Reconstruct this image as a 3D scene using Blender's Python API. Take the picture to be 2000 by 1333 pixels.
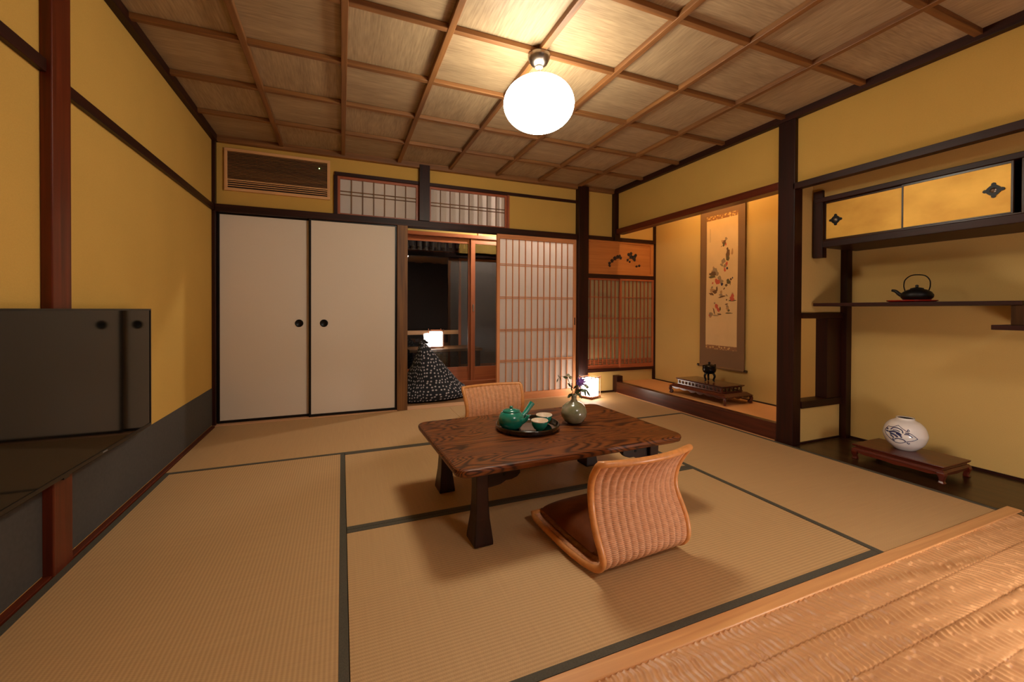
import bpy, math, random
from math import sin, cos, pi, radians as rad
from mathutils import Vector, Matrix, noise
random.seed(7)
for o in list(bpy.data.objects): bpy.data.objects.remove(o)
SC = bpy.context.scene
COL = SC.collection

# ------------------------------------------------------------------ camera, world, exposure
cam_d = bpy.data.cameras.new('camera'); cam = bpy.data.objects.new('camera', cam_d); COL.objects.link(cam)
R_ = Vector((0.92478, -0.38049, 0.0042)); F_ = Vector((0.38048, 0.92475, -0.0079))
R_.normalize(); F_ = (F_ - R_*F_.dot(R_)).normalized(); U_ = R_.cross(F_)
M = Matrix((R_, U_, -F_)).transposed().to_4x4(); M.translation = Vector((0, 0, 0.937)); cam.matrix_world = M
cam_d.sensor_width = 36; cam_d.lens = 808.4/2000*36; cam_d.shift_y = -(666.5-612.1)/2000
cam_d.clip_start = .02
SC.camera = cam
SC.view_settings.view_transform = 'Standard'; SC.view_settings.look = 'None'
SC.view_settings.exposure = 2.22; SC.view_settings.gamma = 1; SC.view_settings.use_curve_mapping = False
w = bpy.data.worlds.new('night'); SC.world = w; w.use_nodes = True
w.node_tree.nodes['Background'].inputs[0].default_value = (.02, .03, .06, 1)
w.node_tree.nodes['Background'].inputs[1].default_value = .05
GLOBE = 9.2; ANDON = 3.0; ROOM2_FILL = 7.0; TOKO = 14.0; LANTERN2 = 5.6

# ------------------------------------------------------------------ materials
def lin(c):
    r = []
    for v in c:
        v = v/255
        r.append(v/12.92 if v <= .04045 else ((v+.055)/1.055)**2.4)
    return (*r, 1)
MC = {}
def newmat(name):
    m = bpy.data.materials.new(name); m.use_nodes = True
    nt = m.node_tree; b = nt.nodes['Principled BSDF']
    return m, nt, b
def N(nt, t, **kw):
    n = nt.nodes.new('ShaderNode'+t)
    for k, v in kw.items():
        if k in n.inputs: n.inputs[k].default_value = v
        else: setattr(n, k, v)
    return n
def coords(nt, scale=(1, 1, 1), kind='Object', rot=(0, 0, 0)):
    tc = N(nt, 'TexCoord'); mp = N(nt, 'Mapping'); mp.inputs['Scale'].default_value = scale; mp.inputs['Rotation'].default_value = rot
    nt.links.new(tc.outputs[kind], mp.inputs[0]); return mp.outputs[0]
def ramp(nt, fac, stops):
    r = N(nt, 'ValToRGB'); e = r.color_ramp.elements
    while len(e) < len(stops): e.new(.5)
    for i, (p, c) in enumerate(stops): e[i].position = p; e[i].color = c
    nt.links.new(fac, r.inputs[0]); return r.outputs[0]
def bump(nt, b, h, strength=.3, dist=.002):
    n = N(nt, 'Bump'); n.inputs['Strength'].default_value = strength; n.inputs['Distance'].default_value = dist
    nt.links.new(h, n.inputs['Height']); nt.links.new(n.outputs[0], b.inputs['Normal'])
def plain(name, c, rough=.6, metal=0, coat=0, var=.08, scale=30, bmp=0, spec=.5):
    if name in MC: return MC[name]
    m, nt, b = newmat(name)
    nz = N(nt, 'TexNoise'); nz.inputs['Scale'].default_value = scale; nz.inputs['Detail'].default_value = 4
    nt.links.new(coords(nt), nz.inputs['Vector'])
    c = lin(c); lo = tuple(v*(1-var) for v in c[:3])+(1,); hi = tuple(min(1, v*(1+var)) for v in c[:3])+(1,)
    nt.links.new(ramp(nt, nz.outputs[0], [(.3, lo), (.7, hi)]), b.inputs['Base Color'])
    b.inputs['Roughness'].default_value = rough; b.inputs['Metallic'].default_value = metal
    b.inputs['Coat Weight'].default_value = coat; b.inputs['Coat Roughness'].default_value = .15
    b.inputs['Specular IOR Level'].default_value = spec
    if bmp: bump(nt, b, nz.outputs[0], bmp, .001)
    MC[name] = m; return m
WOODS = {  # dark, light, rough, coat
 'post': ((26, 8, 3), (50, 15, 6), .45, .03),
 'redpost': ((72, 25, 9), (104, 40, 16), .38, .15),
 'kamoi': ((30, 11, 5), (56, 22, 10), .5, .0),
 'jamb': ((88, 56, 28), (138, 94, 48), .6, 0),
 'hinoki': ((196, 124, 76), (222, 152, 98), .5, 0),
 'palehinoki': ((205, 150, 98), (226, 174, 120), .5, 0),
 'redwood': ((140, 66, 36), (178, 94, 52), .45, .1),
 'glassdoor': ((136, 72, 40), (166, 94, 54), .4, .1),
 'ceilbatten': ((96, 58, 28), (142, 94, 48), .55, 0),
 'kerb': ((50, 18, 11), (84, 34, 20), .28, .4),
 'tana': ((30, 16, 8), (66, 40, 19), .3, .25),
 'stand': ((58, 16, 8), (92, 32, 16), .3, .35),
 'rosewood': ((44, 16, 12), (96, 40, 26), .22, .7),
 'panel': ((178, 104, 46), (198, 124, 60), .5, 0),
 'sill': ((196, 136, 84), (222, 164, 106), .4, .1),
 'blackframe': ((12, 9, 8), (20, 15, 12), .4, .05),
 'threshold': ((200, 148, 106), (222, 172, 128), .45, 0),
 'andonwood': ((150, 80, 46), (180, 104, 62), .5, 0),
}
def wood(kind, axis='x'):
    key = ('wood', kind, axis)
    if key in MC: return MC[key]
    a, c, rough, coat = WOODS[kind]
    m, nt, b = newmat(kind+'_wood_'+axis)
    s = {'x': (1.6, 38, 38), 'y': (38, 1.6, 38), 'z': (38, 38, 1.6)}[axis]
    v = coords(nt, s)
    nz = N(nt, 'TexNoise'); nz.inputs['Scale'].default_value = 1; nz.inputs['Detail'].default_value = 5; nz.inputs['Distortion'].default_value = .6
    nt.links.new(v, nz.inputs['Vector'])
    col = ramp(nt, nz.outputs[0], [(.28, lin(a)), (.68, lin(c))])
    nt.links.new(col, b.inputs['Base Color'])
    if c[0] < 130: b.inputs['Specular IOR Level'].default_value = .28
    b.inputs['Roughness'].default_value = rough; b.inputs['Coat Weight'].default_value = coat; b.inputs['Coat Roughness'].default_value = .2
    bump(nt, b, nz.outputs[0], .15, .0008)
    MC[key] = m; return m
def m_plaster(name, c):
    m, nt, b = newmat(name)
    v = coords(nt)
    n1 = N(nt, 'TexNoise'); n1.inputs['Scale'].default_value = 2.2; n1.inputs['Detail'].default_value = 3
    n2 = N(nt, 'TexNoise'); n2.inputs['Scale'].default_value = 260; n2.inputs['Detail'].default_value = 3
    nt.links.new(v, n1.inputs['Vector']); nt.links.new(v, n2.inputs['Vector'])
    mx = N(nt, 'Mix', data_type='FLOAT'); mx.inputs[0].default_value = .5
    nt.links.new(n1.outputs[0], mx.inputs[2]); nt.links.new(n2.outputs[0], mx.inputs[3])
    c = lin(c)
    nt.links.new(ramp(nt, mx.outputs[0], [(.35, tuple(k*.9 for k in c[:3])+(1,)), (.65, c)]), b.inputs['Base Color'])
    b.inputs['Roughness'].default_value = .92; b.inputs['Specular IOR Level'].default_value = .15
    bump(nt, b, n2.outputs[0], .25, .001)
    return m
PLASTER = m_plaster('mustard_earth_plaster', (205, 164, 84))
PLASTER2 = m_plaster('pale_earth_plaster', (206, 168, 100))
PLASTERG = m_plaster('engawa_plaster', (190, 165, 95))
def m_tatami(name='tatami_rush', c0=(172, 135, 90), c1=(197, 158, 108)):
    m, nt, b = newmat(name)
    tc = N(nt, 'TexCoord'); sep = N(nt, 'SeparateXYZ'); nt.links.new(tc.outputs['UV'], sep.inputs[0])
    # uv x: along the warp ribs pitch 15 mm ; uv y: rush strands
    def sine(sock, freq):
        a = N(nt, 'Math', operation='MULTIPLY'); a.inputs[1].default_value = freq*2*pi; nt.links.new(sock, a.inputs[0])
        s = N(nt, 'Math', operation='SINE'); nt.links.new(a.outputs[0], s.inputs[0]); return s.outputs[0]
    s1 = sine(sep.outputs[0], 1/.0125); s2 = sine(sep.outputs[1], 1/.006)
    ad = N(nt, 'Math', operation='MULTIPLY'); nt.links.new(s1, ad.inputs[0]); nt.links.new(s2, ad.inputs[1])
    su = N(nt, 'Math', operation='MULTIPLY_ADD'); su.inputs[1].default_value = .6; nt.links.new(ad.outputs[0], su.inputs[0]); nt.links.new(s1, su.inputs[2])
    mr = N(nt, 'MapRange'); mr.inputs[1].default_value = -1.6; mr.inputs[2].default_value = 1.6; nt.links.new(su.outputs[0], mr.inputs[0])
    nz = N(nt, 'TexNoise'); nz.inputs['Scale'].default_value = 1; nz.inputs['Detail'].default_value = 3
    nt.links.new(coords(nt, (4, 160, 1), 'UV'), nz.inputs['Vector'])
    mx = N(nt, 'Mix', data_type='FLOAT'); mx.inputs[0].default_value = .4
    nt.links.new(mr.outputs[0], mx.inputs[2]); nt.links.new(nz.outputs[0], mx.inputs[3])
    nt.links.new(ramp(nt, mx.outputs[0], [(.2, lin(c0)), (.75, lin(c1))]), b.inputs['Base Color'])
    b.inputs['Roughness'].default_value = .62
    bump(nt, b, mr.outputs[0], .35, .001)
    return m
TATAMI = m_tatami()
TATAMI_TUBELIT = m_tatami('tube_lit_alcove_rush', (214, 146, 88), (236, 170, 108))  # tube light on the alcove mat put into a lighter, oranger rush colour
HERI = plain('tatami_border_cloth', (74, 68, 54), .8, scale=300, var=.2)
def m_naguri():
    m, nt, b = newmat('naguri_carved_planks')
    v = coords(nt)
    sep = N(nt, 'SeparateXYZ'); nt.links.new(v, sep.inputs[0])
    # plank seams every 0.1235 m
    dv = N(nt, 'Math', operation='MULTIPLY_ADD'); dv.inputs[1].default_value = 1/.1235; dv.inputs[2].default_value = 10-.765/.1235; nt.links.new(sep.outputs[1], dv.inputs[0])
    fr = N(nt, 'Math', operation='FRACT'); nt.links.new(dv.outputs[0], fr.inputs[0])
    pp = N(nt, 'Math', operation='PINGPONG'); pp.inputs[1].default_value = .5; nt.links.new(fr.outputs[0], pp.inputs[0])
    se = N(nt, 'MapRange'); se.inputs[1].default_value = 0; se.inputs[2].default_value = .035; nt.links.new(pp.outputs[0], se.inputs[0])
    g = N(nt, 'TexNoise'); g.inputs['Scale'].default_value = 1; g.inputs['Detail'].default_value = 4
    nt.links.new(coords(nt, (2, 45, 1)), g.inputs['Vector'])
    col = ramp(nt, g.outputs[0], [(.3, lin((196, 142, 94))), (.7, lin((210, 156, 106)))])
    dk = N(nt, 'Mix', data_type='RGBA', blend_type='MULTIPLY'); dk.inputs[0].default_value = 1
    se2 = ramp(nt, se.outputs[0], [(0, (.6, .5, .42, 1)), (.6, (1, 1, 1, 1))])
    nt.links.new(col, dk.inputs[6]); nt.links.new(se2, dk.inputs[7])
    nt.links.new(dk.outputs[2], b.inputs['Base Color'])
    b.inputs['Roughness'].default_value = .42; b.inputs['Coat Weight'].default_value = .15; b.inputs['Coat Roughness'].default_value = .3
    bump(nt, b, g.outputs[0], .2, .001)
    return m
NAGURI = m_naguri()
def m_ceil(name, axis):
    m, nt, b = newmat(name)
    s = (9, 120, 9) if axis == 'x' else (120, 9, 9)
    nz = N(nt, 'TexNoise'); nz.inputs['Scale'].default_value = 1; nz.inputs['Detail'].default_value = 4
    nt.links.new(coords(nt, s), nz.inputs['Vector'])
    n2 = N(nt, 'TexNoise'); n2.inputs['Scale'].default_value = 1; n2.inputs['Detail'].default_value = 2
    nt.links.new(coords(nt, (1.5, 14, 1) if axis == 'x' else (14, 1.5, 1)), n2.inputs['Vector'])
    mx = N(nt, 'Mix', data_type='FLOAT'); mx.inputs[0].default_value = .35
    nt.links.new(nz.outputs[0], mx.inputs[2]); nt.links.new(n2.outputs[0], mx.inputs[3])
    nt.links.new(ramp(nt, mx.outputs[0], [(.34, lin((142, 118, 88))), (.66, lin((178, 152, 116)))]), b.inputs['Base Color'])
    b.inputs['Roughness'].default_value = .6; bump(nt, b, nz.outputs[0], .2, .0008)
    return m
CEILX = m_ceil('woven_ceiling_board', 'x'); CEILY = m_ceil('woven_ceiling_board_crosswise', 'y')
def m_table():
    m, nt, b = newmat('table_keyaki')
    v = coords(nt, (1.1, 5, 5))
    nz = N(nt, 'TexNoise'); nz.inputs['Scale'].default_value = 1.3; nz.inputs['Detail'].default_value = 1.5; nz.inputs['Distortion'].default_value = .9
    nt.links.new(v, nz.inputs['Vector'])
    ml = N(nt, 'Math', operation='MULTIPLY'); ml.inputs[1].default_value = 150; nt.links.new(nz.outputs[0], ml.inputs[0])
    sn = N(nt, 'Math', operation='SINE'); nt.links.new(ml.outputs[0], sn.inputs[0])
    n2 = N(nt, 'TexNoise'); n2.inputs['Scale'].default_value = 1; n2.inputs['Detail'].default_value = 4
    nt.links.new(coords(nt, (6, 160, 160)), n2.inputs['Vector'])
    mr = N(nt, 'MapRange'); mr.inputs[1].default_value = -1; nt.links.new(sn.outputs[0], mr.inputs[0])
    mx = N(nt, 'Mix', data_type='FLOAT'); mx.inputs[0].default_value = .42
    nt.links.new(mr.outputs[0], mx.inputs[2]); nt.links.new(n2.outputs[0], mx.inputs[3])
    nt.links.new(ramp(nt, mx.outputs[0], [(.22, lin((48, 20, 8))), (.40, lin((98, 50, 18))), (.85, lin((122, 66, 26)))]), b.inputs['Base Color'])
    b.inputs['Roughness'].default_value = .42; b.inputs['Specular IOR Level'].default_value = .35
    bump(nt, b, mx.outputs[0], .35, .0012)
    return m
TABLE = m_table()
TABLELEG = wood('stand', 'z')
WOODS['tableleg'] = ((26, 11, 6), (50, 22, 12), .4, .12)
def m_wicker(name, ribs, c0, c1):
    m, nt, b = newmat(name)
    tc = N(nt, 'TexCoord'); sep = N(nt, 'SeparateXYZ'); nt.links.new(tc.outputs['UV'], sep.inputs[0])
    def sine(sock, freq, ph=0):
        a = N(nt, 'Math', operation='MULTIPLY_ADD'); a.inputs[1].default_value = freq*2*pi; a.inputs[2].default_value = ph; nt.links.new(sock, a.inputs[0])
        s = N(nt, 'Math', operation='SINE'); nt.links.new(a.outputs[0], s.inputs[0]); return s.outputs[0]
    s2 = sine(sep.outputs[1], 1/.0062)
    ab = N(nt, 'Math', operation='ABSOLUTE'); nt.links.new(sine(sep.outputs[1], .5/.0062), ab.inputs[0])
    s1 = sine(sep.outputs[0], ribs, -pi/2)   # 1 on rib crest, -1 in the groove
    mr = N(nt, 'MapRange'); mr.inputs[1].default_value = -1; nt.links.new(s1, mr.inputs[0])
    gm = N(nt, 'MapRange'); gm.inputs[1].default_value = .0; gm.inputs[2].default_value = .45; nt.links.new(mr.outputs[0], gm.inputs[0])
    # shade between strands put into the colour: dark in grooves, faint on crests
    inv = N(nt, 'Math', operation='SUBTRACT'); inv.inputs[0].default_value = 1; nt.links.new(ab.outputs[0], inv.inputs[1])
    pw = N(nt, 'Math', operation='POWER'); pw.inputs[1].default_value = 2; nt.links.new(inv.outputs[0], pw.inputs[0])
    ig = N(nt, 'MapRange'); ig.inputs[1].default_value = 0; ig.inputs[2].default_value = 1; ig.inputs[3].default_value = 1; ig.inputs[4].default_value = .22; nt.links.new(gm.outputs[0], ig.inputs[0])
    gp = N(nt, 'Math', operation='MULTIPLY'); nt.links.new(pw.outputs[0], gp.inputs[0]); nt.links.new(ig.outputs[0], gp.inputs[1])
    nz = N(nt, 'TexNoise'); nz.inputs['Scale'].default_value = 60; nt.links.new(coords(nt), nz.inputs['Vector'])
    base = ramp(nt, nz.outputs[0], [(.3, lin(c0)), (.7, lin(c1))])
    mx = N(nt, 'Mix', data_type='RGBA'); nt.links.new(gp.outputs[0], mx.inputs[0]); nt.links.new(base, mx.inputs[6]); mx.inputs[7].default_value = lin((70, 32, 14))
    nt.links.new(mx.outputs[2], b.inputs['Base Color'])
    b.inputs['Roughness'].default_value = .5
    bump(nt, b, ab.outputs[0], .8, .0018)
    return m
WICKER = m_wicker('woven_rattan', 13, (206, 142, 96), (226, 164, 118))
CANE = plain('rattan_pole', (208, 138, 74), .45, coat=.2, scale=50, var=.12)
def emis(name, c, s, rough=.5):
    m, nt, b = newmat(name); b.inputs['Base Color'].default_value = (.8, .8, .8, 1)
    b.inputs['Emission Color'].default_value = (*c, 1); b.inputs['Emission Strength'].default_value = s; b.inputs['Roughness'].default_value = rough
    return m
M_GLOBE = emis('lit_opal_glass', (1, .91, .73), GLOBE)
def m_globe():   # the bulb hangs low inside the opal glass, so the crown near the fitting glows less
    m = M_GLOBE; nt = m.node_tree; b = nt.nodes['Principled BSDF']
    sep = N(nt, 'SeparateXYZ'); nt.links.new(coords(nt), sep.inputs[0])
    mr = N(nt, 'MapRange'); mr.inputs[1].default_value = -.262; mr.inputs[2].default_value = -.15; mr.inputs[3].default_value = GLOBE*1.08; mr.inputs[4].default_value = GLOBE*.32
    nt.links.new(sep.outputs[2], mr.inputs[0]); nt.links.new(mr.outputs[0], b.inputs['Emission Strength'])
m_globe()
M_ANDON = emis('lit_lantern_paper', (1, .84, .70), ANDON)
M_TUBE = emis('lit_tube', (1, .70, .32), TOKO)
M_LED = emis('green_indicator', (.4, 1, .2), 3)
BLACKLAC = plain('black_lacquer', (10, 8, 8), .12, coat=1, var=.02)
FUSUMA = plain('fusuma_paper', (226, 212, 194), .85, scale=400, var=.03, bmp=.1, spec=.2)
IRON = plain('cast_iron', (22, 20, 19), .45, metal=.3, scale=90, bmp=.3)
HANDLE = plain('black_iron_pull', (16, 14, 13), .4, metal=.5)
STEEL = plain('satin_nickel', (150, 140, 130), .28, metal=1, var=.03)
BRONZE = plain('dark_bronze', (30, 28, 26), .25, metal=.8, var=.2)
def m_paper(name, c, trans=.35):
    m, nt, b = newmat(name)
    tr = N(nt, 'BsdfTranslucent'); tr.inputs[0].default_value = lin(c); ms = N(nt, 'MixShader'); ms.inputs[0].default_value = trans
    nz = N(nt, 'TexNoise'); nz.inputs['Scale'].default_value = 120; nt.links.new(coords(nt), nz.inputs['Vector'])
    cc = lin(c); nt.links.new(ramp(nt, nz.outputs[0], [(.3, tuple(k*.96 for k in cc[:3])+(1,)), (.7, cc)]), b.inputs['Base Color'])
    b.inputs['Roughness'].default_value = .9; b.inputs['Specular IOR Level'].default_value = .1
    out = nt.nodes['Material Output']; nt.links.new(b.outputs[0], ms.inputs[1]); nt.links.new(tr.outputs[0], ms.inputs[2]); nt.links.new(ms.outputs[0], out.inputs[0])
    return m
PAPER = m_paper('shoji_paper', (232, 222, 214), .45)
PAPERY = m_paper('yellow_grey_paper', (176, 158, 118), .3)  # yellower, darker paper tone for the lattice windows
def m_glass():
    m, nt, b = newmat('window_glass')
    gl = N(nt, 'BsdfGlossy'); gl.inputs['Roughness'].default_value = .01
    tp = N(nt, 'BsdfTransparent'); tp.inputs[0].default_value = (.93, .94, .93, 1)
    fr = N(nt, 'Fresnel'); fr.inputs[0].default_value = 1.55
    nz = N(nt, 'TexNoise'); nz.inputs['Scale'].default_value = 6; nt.links.new(coords(nt), nz.inputs['Vector'])
    bp = N(nt, 'Bump'); bp.inputs['Strength'].default_value = .12; bp.inputs['Distance'].default_value = .004
    nt.links.new(nz.outputs[0], bp.inputs['Height']); nt.links.new(bp.outputs[0], gl.inputs['Normal'])
    ms = N(nt, 'MixShader'); out = nt.nodes['Material Output']
    mm = N(nt, 'Math', operation='MULTIPLY'); mm.inputs[1].default_value = 1.1; nt.links.new(fr.outputs[0], mm.inputs[0])
    nt.links.new(mm.outputs[0], ms.inputs[0]); nt.links.new(tp.outputs[0], ms.inputs[1]); nt.links.new(gl.outputs[0], ms.inputs[2]); nt.links.new(ms.outputs[0], out.inputs[0])
    return m
GLASS = m_glass()
def m_dots():
    m, nt, b = newmat('polka_dot_cloth')
    vo = N(nt, 'TexVoronoi', voronoi_dimensions='2D'); vo.inputs['Scale'].default_value = 1; vo.inputs['Randomness'].default_value = .55
    nt.links.new(coords(nt, (1, 1, 1), 'UV'), vo.inputs['Vector'])
    nt.links.new(ramp(nt, vo.outputs['Distance'], [(.20, lin((176, 168, 168))), (.25, lin((7, 7, 16)))]), b.inputs['Base Color'])
    b.inputs['Roughness'].default_value = .85
    return m
DOTS = m_dots()
def m_gold():
    m, nt, b = newmat('gold_leaf')
    n1 = N(nt, 'TexNoise'); n1.inputs['Scale'].default_value = 4; n1.inputs['Detail'].default_value = 6; nt.links.new(coords(nt, (1, 1, 1.6)), n1.inputs['Vector'])
    nt.links.new(ramp(nt, n1.outputs[0], [(.3, lin((206, 150, 56))), (.7, lin((238, 184, 80)))]), b.inputs['Base Color'])
    b.inputs['Roughness'].default_value = .48; b.inputs['Metallic'].default_value = .45
    return m
GOLD = m_gold()
def m_brocade():
    m, nt, b = newmat('gold_brocade')
    n1 = N(nt, 'TexVoronoi'); n1.inputs['Scale'].default_value = 42; nt.links.new(coords(nt), n1.inputs['Vector'])
    nt.links.new(ramp(nt, n1.outputs['Distance'], [(.25, lin((206, 160, 84))), (.5, lin((140, 88, 40)))]), b.inputs['Base Color'])
    b.inputs['Roughness'].default_value = .5; return m
BROCADE = m_brocade()
def m_celadon():
    m, nt, b = newmat('celadon_glaze')
    n1 = N(nt, 'TexNoise'); n1.inputs['Scale'].default_value = 14; n1.inputs['Detail'].default_value = 3; nt.links.new(coords(nt), n1.inputs['Vector'])
    nt.links.new(ramp(nt, n1.outputs[0], [(.35, lin((112, 112, 84))), (.5, lin((134, 130, 102))), (.65, lin((158, 148, 128)))]), b.inputs['Base Color'])
    b.inputs['Roughness'].default_value = .22; b.inputs['Coat Weight'].default_value = .6; return m
CELADON = m_celadon()
TEAL = plain('teal_glaze', (22, 128, 108), .22, coat=.6, scale=14, var=.25)
CREAM = plain('cream_glaze', (226, 206, 180), .3, coat=.5)
REDPAINT = plain('red_enamel', (170, 46, 26), .35)
PORCELAIN = plain('white_porcelain', (232, 222, 214), .1, coat=.8, var=.02)
BLUE = plain('cobalt_line', (38, 42, 84), .2, coat=.6)
DADO = plain('dado_paper', (62, 58, 54), .75, scale=60, var=.12, bmp=.1)
SCREEN = plain('tv_screen', (7, 6, 5), .05, coat=0, var=.02, spec=.42)
BEZEL = plain('tv_bezel', (14, 12, 11), .3)
CUSHION = plain('brown_satin', (96, 46, 14), .65, scale=12, var=.25, spec=.1)
SILK = plain('brown_silk_mount', (122, 86, 52), .7, scale=300, var=.06)
GREEN = plain('leaf_green', (62, 72, 38), .55, scale=60, var=.3)
PURPLE = plain('purple_petal', (158, 116, 196), .6, var=.15)
BUDWHITE = plain('pale_blossom', (170, 168, 140), .7, var=.15)
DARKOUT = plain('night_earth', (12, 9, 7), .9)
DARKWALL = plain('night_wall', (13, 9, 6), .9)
VERMIL = plain('vermilion_lacquer', (176, 36, 18), .2, coat=.7)
GREYREFL = plain('grey_reflection_tone', (92, 90, 94), .8, scale=120)
PALEREFL = plain('pale_reflection_board', (180, 172, 168), .9)
BLUEGREY = plain('silver_mark', (150, 150, 150), .4)

# ------------------------------------------------------------------ mesh builder
class MB:
    def __init__(s): s.v = []; s.f = []; s.mi = []; s.sm = []; s.uv = []; s.mats = []
    def m(s, mat):
        if mat not in s.mats: s.mats.append(mat)
        return s.mats.index(mat)
    def add(s, vs, fs, mat, smooth=False, uvs=None):
        o = len(s.v); s.v += [tuple(v) for v in vs]; k = s.m(mat)
        for i, f in enumerate(fs):
            s.f.append([o+a for a in f]); s.mi.append(k); s.sm.append(smooth); s.uv.append(uvs[i] if uvs else None)
    def box(s, x0, x1, y0, y1, z0, z1, mat):
        if isinstance(mat, str):
            d = (abs(x1-x0), abs(y1-y0), abs(z1-z0)); mat = wood(mat, 'xyz'[d.index(max(d))])
        vs = [(x, y, z) for x in (x0, x1) for y in (y0, y1) for z in (z0, z1)]
        s.add(vs, [(0, 1, 3, 2), (4, 6, 7, 5), (0, 4, 5, 1), (2, 3, 7, 6), (0, 2, 6, 4), (1, 5, 7, 3)], mat)
        return s
    def tube(s, pts, r, mat, n=8, closed=False, cap=True):
        pts = [Vector(p) for p in pts]; L = len(pts)
        rs = r if isinstance(r, (list, tuple)) else [r]*L
        vs = []; prev = None
        for i, p in enumerate(pts):
            if closed: t = pts[(i+1) % L]-pts[i-1]
            else: t = pts[min(i+1, L-1)]-pts[max(i-1, 0)]
            t.normalize()
            if prev is None:
                a = Vector((0, 0, 1)) if abs(t.z) < .9 else Vector((1, 0, 0)); u = t.cross(a).normalized()
            else: u = (prev-t*prev.dot(t)).normalized()
            prev = u; w_ = t.cross(u)
            for k in range(n):
                a = 2*pi*k/n; vs.append(p+(u*cos(a)+w_*sin(a))*rs[i])
        fs = []
        for i in range(L if closed else L-1):
            j = (i+1) % L
            for k in range(n): fs.append((i*n+k, i*n+(k+1) % n, j*n+(k+1) % n, j*n+k))
        s.add(vs, fs, mat, True)
        if cap and not closed:
            s.add([vs[k] for k in range(n)], [tuple(range(n))[::-1]], mat); s.add([vs[(L-1)*n+k] for k in range(n)], [tuple(range(n))], mat)
        return s
    def lathe(s, prof, mat, c=(0, 0, 0), n=40, sx=1, sy=1, close=True):
        vs = []; L = len(prof)
        for r, z in prof:
            for k in range(n): a = 2*pi*k/n; vs.append((c[0]+r*cos(a)*sx, c[1]+r*sin(a)*sy, c[2]+z))
        fs = []
        for i in range(L-1):
            for k in range(n): fs.append((i*n+k, i*n+(k+1) % n, (i+1)*n+(k+1) % n, (i+1)*n+k))
        s.add(vs, fs, mat, True)
        if close and prof[0][0] > 1e-4: s.add(vs[:n], [tuple(range(n))[::-1]], mat)
        if close and prof[-1][0] > 1e-4: s.add(vs[-n:], [tuple(range(n))], mat)
        return s
    def prism(s, poly, h0, h1, mat, axis='z', smooth=False):
        n = len(poly)
        def P(p, h): return {'z': (p[0], p[1], h), 'y': (p[0], h, p[1]), 'x': (h, p[0], p[1])}[axis]
        s.add([P(p, h0) for p in poly]+[P(p, h1) for p in poly], [tuple(range(n))[::-1], tuple(range(n, 2*n))]+[(i, (i+1) % n, n+(i+1) % n, n+i) for i in range(n)], mat)
        return s
    def grid(s, fn, nu, nv, mat, uvf=None, smooth=True):
        vs = [fn(i/nu, j/nv) for i in range(nu+1) for j in range(nv+1)]; fs = []; uvs = []
        for i in range(nu):
            for j in range(nv):
                q = [(i, j), (i+1, j), (i+1, j+1), (i, j+1)]
                fs.append([a*(nv+1)+b_ for a, b_ in q])
                if uvf: uvs.append([uvf(a/nu, b_/nv) for a, b_ in q])
        s.add(vs, fs, mat, smooth, uvs if uvf else None); return s
    def build(s, name, parent=None, bevel=0, loc=None, rotz=0):
        me = bpy.data.meshes.new(name); me.from_pydata(s.v, [], s.f)
        for m_ in s.mats: me.materials.append(m_)
        uvl = me.uv_layers.new(name='uv') if any(s.uv) else None
        for i, p in enumerate(me.polygons):
            p.material_index = s.mi[i]; p.use_smooth = s.sm[i]
            if uvl and s.uv[i]:
                for k, li in enumerate(p.loop_indices): uvl.data[li].uv = s.uv[i][k]
        me.update(); o = bpy.data.objects.new(name, me); COL.objects.link(o)
        if parent: o.parent = parent
        if loc: o.location = loc
        if rotz: o.rotation_euler.z = rotz
        if bevel:
            b = o.modifiers.new('bevel', 'BEVEL'); b.width = bevel; b.segments = 2; b.limit_method = 'ANGLE'; b.angle_limit = rad(50)
        return o
def empty(name, loc=(0, 0, 0), rotz=0):
    o = bpy.data.objects.new(name, None); o.location = loc; o.rotation_euler.z = rotz; o.empty_display_size = .05; COL.objects.link(o); return o
def thing(name, label, cat, loc=(0, 0, 0), rotz=0, group=None):
    o = empty(name, loc, rotz); tag(o, label, cat, group); return o
def tag(o, label, cat, group=None):
    o['label'] = label; o['category'] = cat
    if group: o['group'] = group
    return o
def st(o): o['kind'] = 'structure'; return o
def sbox(name, *b, bevel=.002): return st(MB().box(*b).build(name, None, bevel))
def copy_tree(o, parent=None):
    c = o.copy(); COL.objects.link(c)
    if parent: c.parent = parent
    for ch in list(o.children): copy_tree(ch, c)
    return c
def spline(P, n=8):
    P = [Vector(p) for p in P]; out = []
    Q = [P[0]*2-P[1]]+P+[P[-1]*2-P[-2]]
    for i in range(1, len(Q)-2):
        for k in range(n):
            t = k/n; a, b_, c, d = Q[i-1], Q[i], Q[i+1], Q[i+2]
            out.append(.5*((2*b_)+(c-a)*t+(2*a-5*b_+4*c-d)*t*t+(3*b_-a-3*c+d)*t**3))
    out.append(P[-1]); return out

# ------------------------------------------------------------------ the room shell
XL, XR, YB, ZC = -.955, 2.93, 3.985, 2.30
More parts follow.
